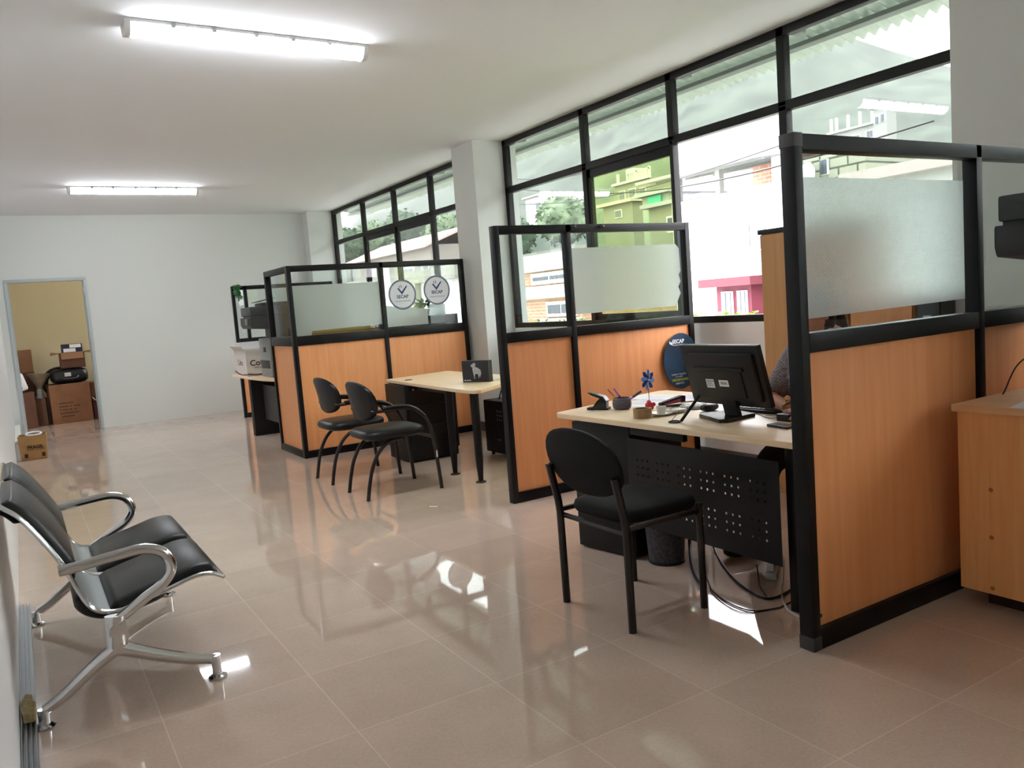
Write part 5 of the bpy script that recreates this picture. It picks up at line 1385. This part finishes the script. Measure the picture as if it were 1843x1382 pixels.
# hedge just outside and trees
def foliage(name_, c, rad, n_, leaf, m, parent, squash=(1, 1, 1)):
    lf = MB()
    for _ in range(n_):
        while True:
            p_ = Vector((random.uniform(-1, 1), random.uniform(-1, 1), random.uniform(-1, 1)))
            if .35 < p_.length < 1: break
        q_ = Vector((c[0]+p_.x*rad*squash[0], c[1]+p_.y*rad*squash[1], c[2]+p_.z*rad*squash[2]))
        s = leaf*random.uniform(.6, 1.3)
        M4 = Matrix.Translation(q_) @ Matrix.Rotation(random.random()*6.3, 4, 'Z') @ Matrix.Rotation(random.uniform(-1.2, 1.2), 4, 'X') @ Matrix.Rotation(random.uniform(-1, 1), 4, 'Y')
        lf.bm.faces.new([lf.bm.verts.new(M4 @ Vector(v)) for v in ((0, -s*.5, 0), (s*.45, 0, .12*s), (0, s*.6, 0), (-s*.45, 0, .12*s))])
    return lf.build(name_, m, parent, smooth=False)
hg = thing('hedge', (6.1, 5.5, -.3), 'clipped yellow-green hedge just outside below the open sash', 'hedge')
MB().box(5.85, 6.35, -1, 13, -.3, .98, .05).build('core', mat('hedge_core', rgb(96, 124, 52), .9, var=.3, vscale=9), hg, smooth=False)
lf = MB()
for _ in range(4200):
    p_ = Vector((random.uniform(5.8, 6.4), random.uniform(-1, 13), random.uniform(.7, 1.09)))
    s = random.uniform(.03, .07)
    M4 = Matrix.Translation(p_) @ Matrix.Rotation(random.random()*6.3, 4, 'Z') @ Matrix.Rotation(random.uniform(-1.2, 1.2), 4, 'X')
    lf.bm.faces.new([lf.bm.verts.new(M4 @ Vector(v)) for v in ((0, -s*.5, 0), (s*.4, 0, .2*s), (0, s*.6, 0), (-s*.4, 0, .2*s))])
lf.build('leaves', mat('hedge_leaf', rgb(142, 168, 70), .7, var=.3, vscale=5), hg, smooth=False)
TL = [mat('tree_leaf', rgb(58, 76, 54), .9, var=.4, vscale=1.2), mat('bush_leaf', rgb(96, 112, 86), .9, var=.5, vscale=2)]
TRK = mat('bark', rgb(96, 84, 70), .9)
def tree(x, u, zc, r, label, m, n_=900, leaf=.35, name='hill_tree', group='trees on the slope'):
    z0 = hz(x, u)-.4
    t_ = thing(name, (x, x*u, z0), label, 'tree', group)
    MB().tube([(x, x*u, z0), (x+.1, x*u+.1, max(z0+.5, zc-r*.3))], [.22, .12], 8).build('trunk', TRK, t_)
    b = bmesh.new(); bmesh.ops.create_icosphere(b, subdivisions=4, radius=1)
    for v in b.verts:
        k = .84+.22*noise.noise(v.co*2.2+Vector((x, u, 0)))+.10*noise.noise(v.co*6+Vector((x, u, 5)))
        v.co = Vector((x+v.co.x*r*k, x*u+v.co.y*r*k, zc+v.co.z*r*.9*k))
    q = MB(); q._merge(b); q.build('crown', m, t_, ang=180)
    foliage('leaves', (x, x*u, zc), r, n_, leaf, m, t_, (1, 1, .9))
    return t_
tree(22, 1.40, 4.9, 1.35, 'pale flowering bushy tree through the left end of the near window', TL[1], 700, .2, 'flowering_tree')
tree(31, 1.60, 5.9, 1.7, 'dark bushy tree left of the pale flowering tree', TL[0], 700, .25)
tree(42, 2.66, 11.2, 2.8, 'tall dark tree in the leftmost pane of the far window', TL[0], 800, .45)
tree(50, 2.44, 13.2, 3.2, 'pale leafy tree against the sky in the far window', TL[1], 800, .45)
tree(60, 2.20, 15.6, 4.0, 'round dark tree in the second pane of the far window', TL[0], 800, .5)
tree(42, 1.93, 9.1, 2.9, 'broad tree above the long pink roof', TL[1], 800, .45)
for a, b_, lab in (((11, 19.5, 4.9), (11, 10.5, 4.25), 'upper overhead power line across the street'), ((11.4, 21, 4.4), (11.4, 9, 3.7), 'lower overhead power line across the street'), ((9, 15.5, 3.95), (10, 6, 3.2), 'overhead telephone wire near the terrace roof')):
    A_, B_ = Vector(a), Vector(b_)
    pts = [A_.lerp(B_, k/14)+Vector((0, 0, -.5*math.sin(PI*k/14))) for k in range(15)]
    tag(MB().tube(pts, .012, 5).build('power_line', BLKDK), lab, 'wire', 'overhead wires')
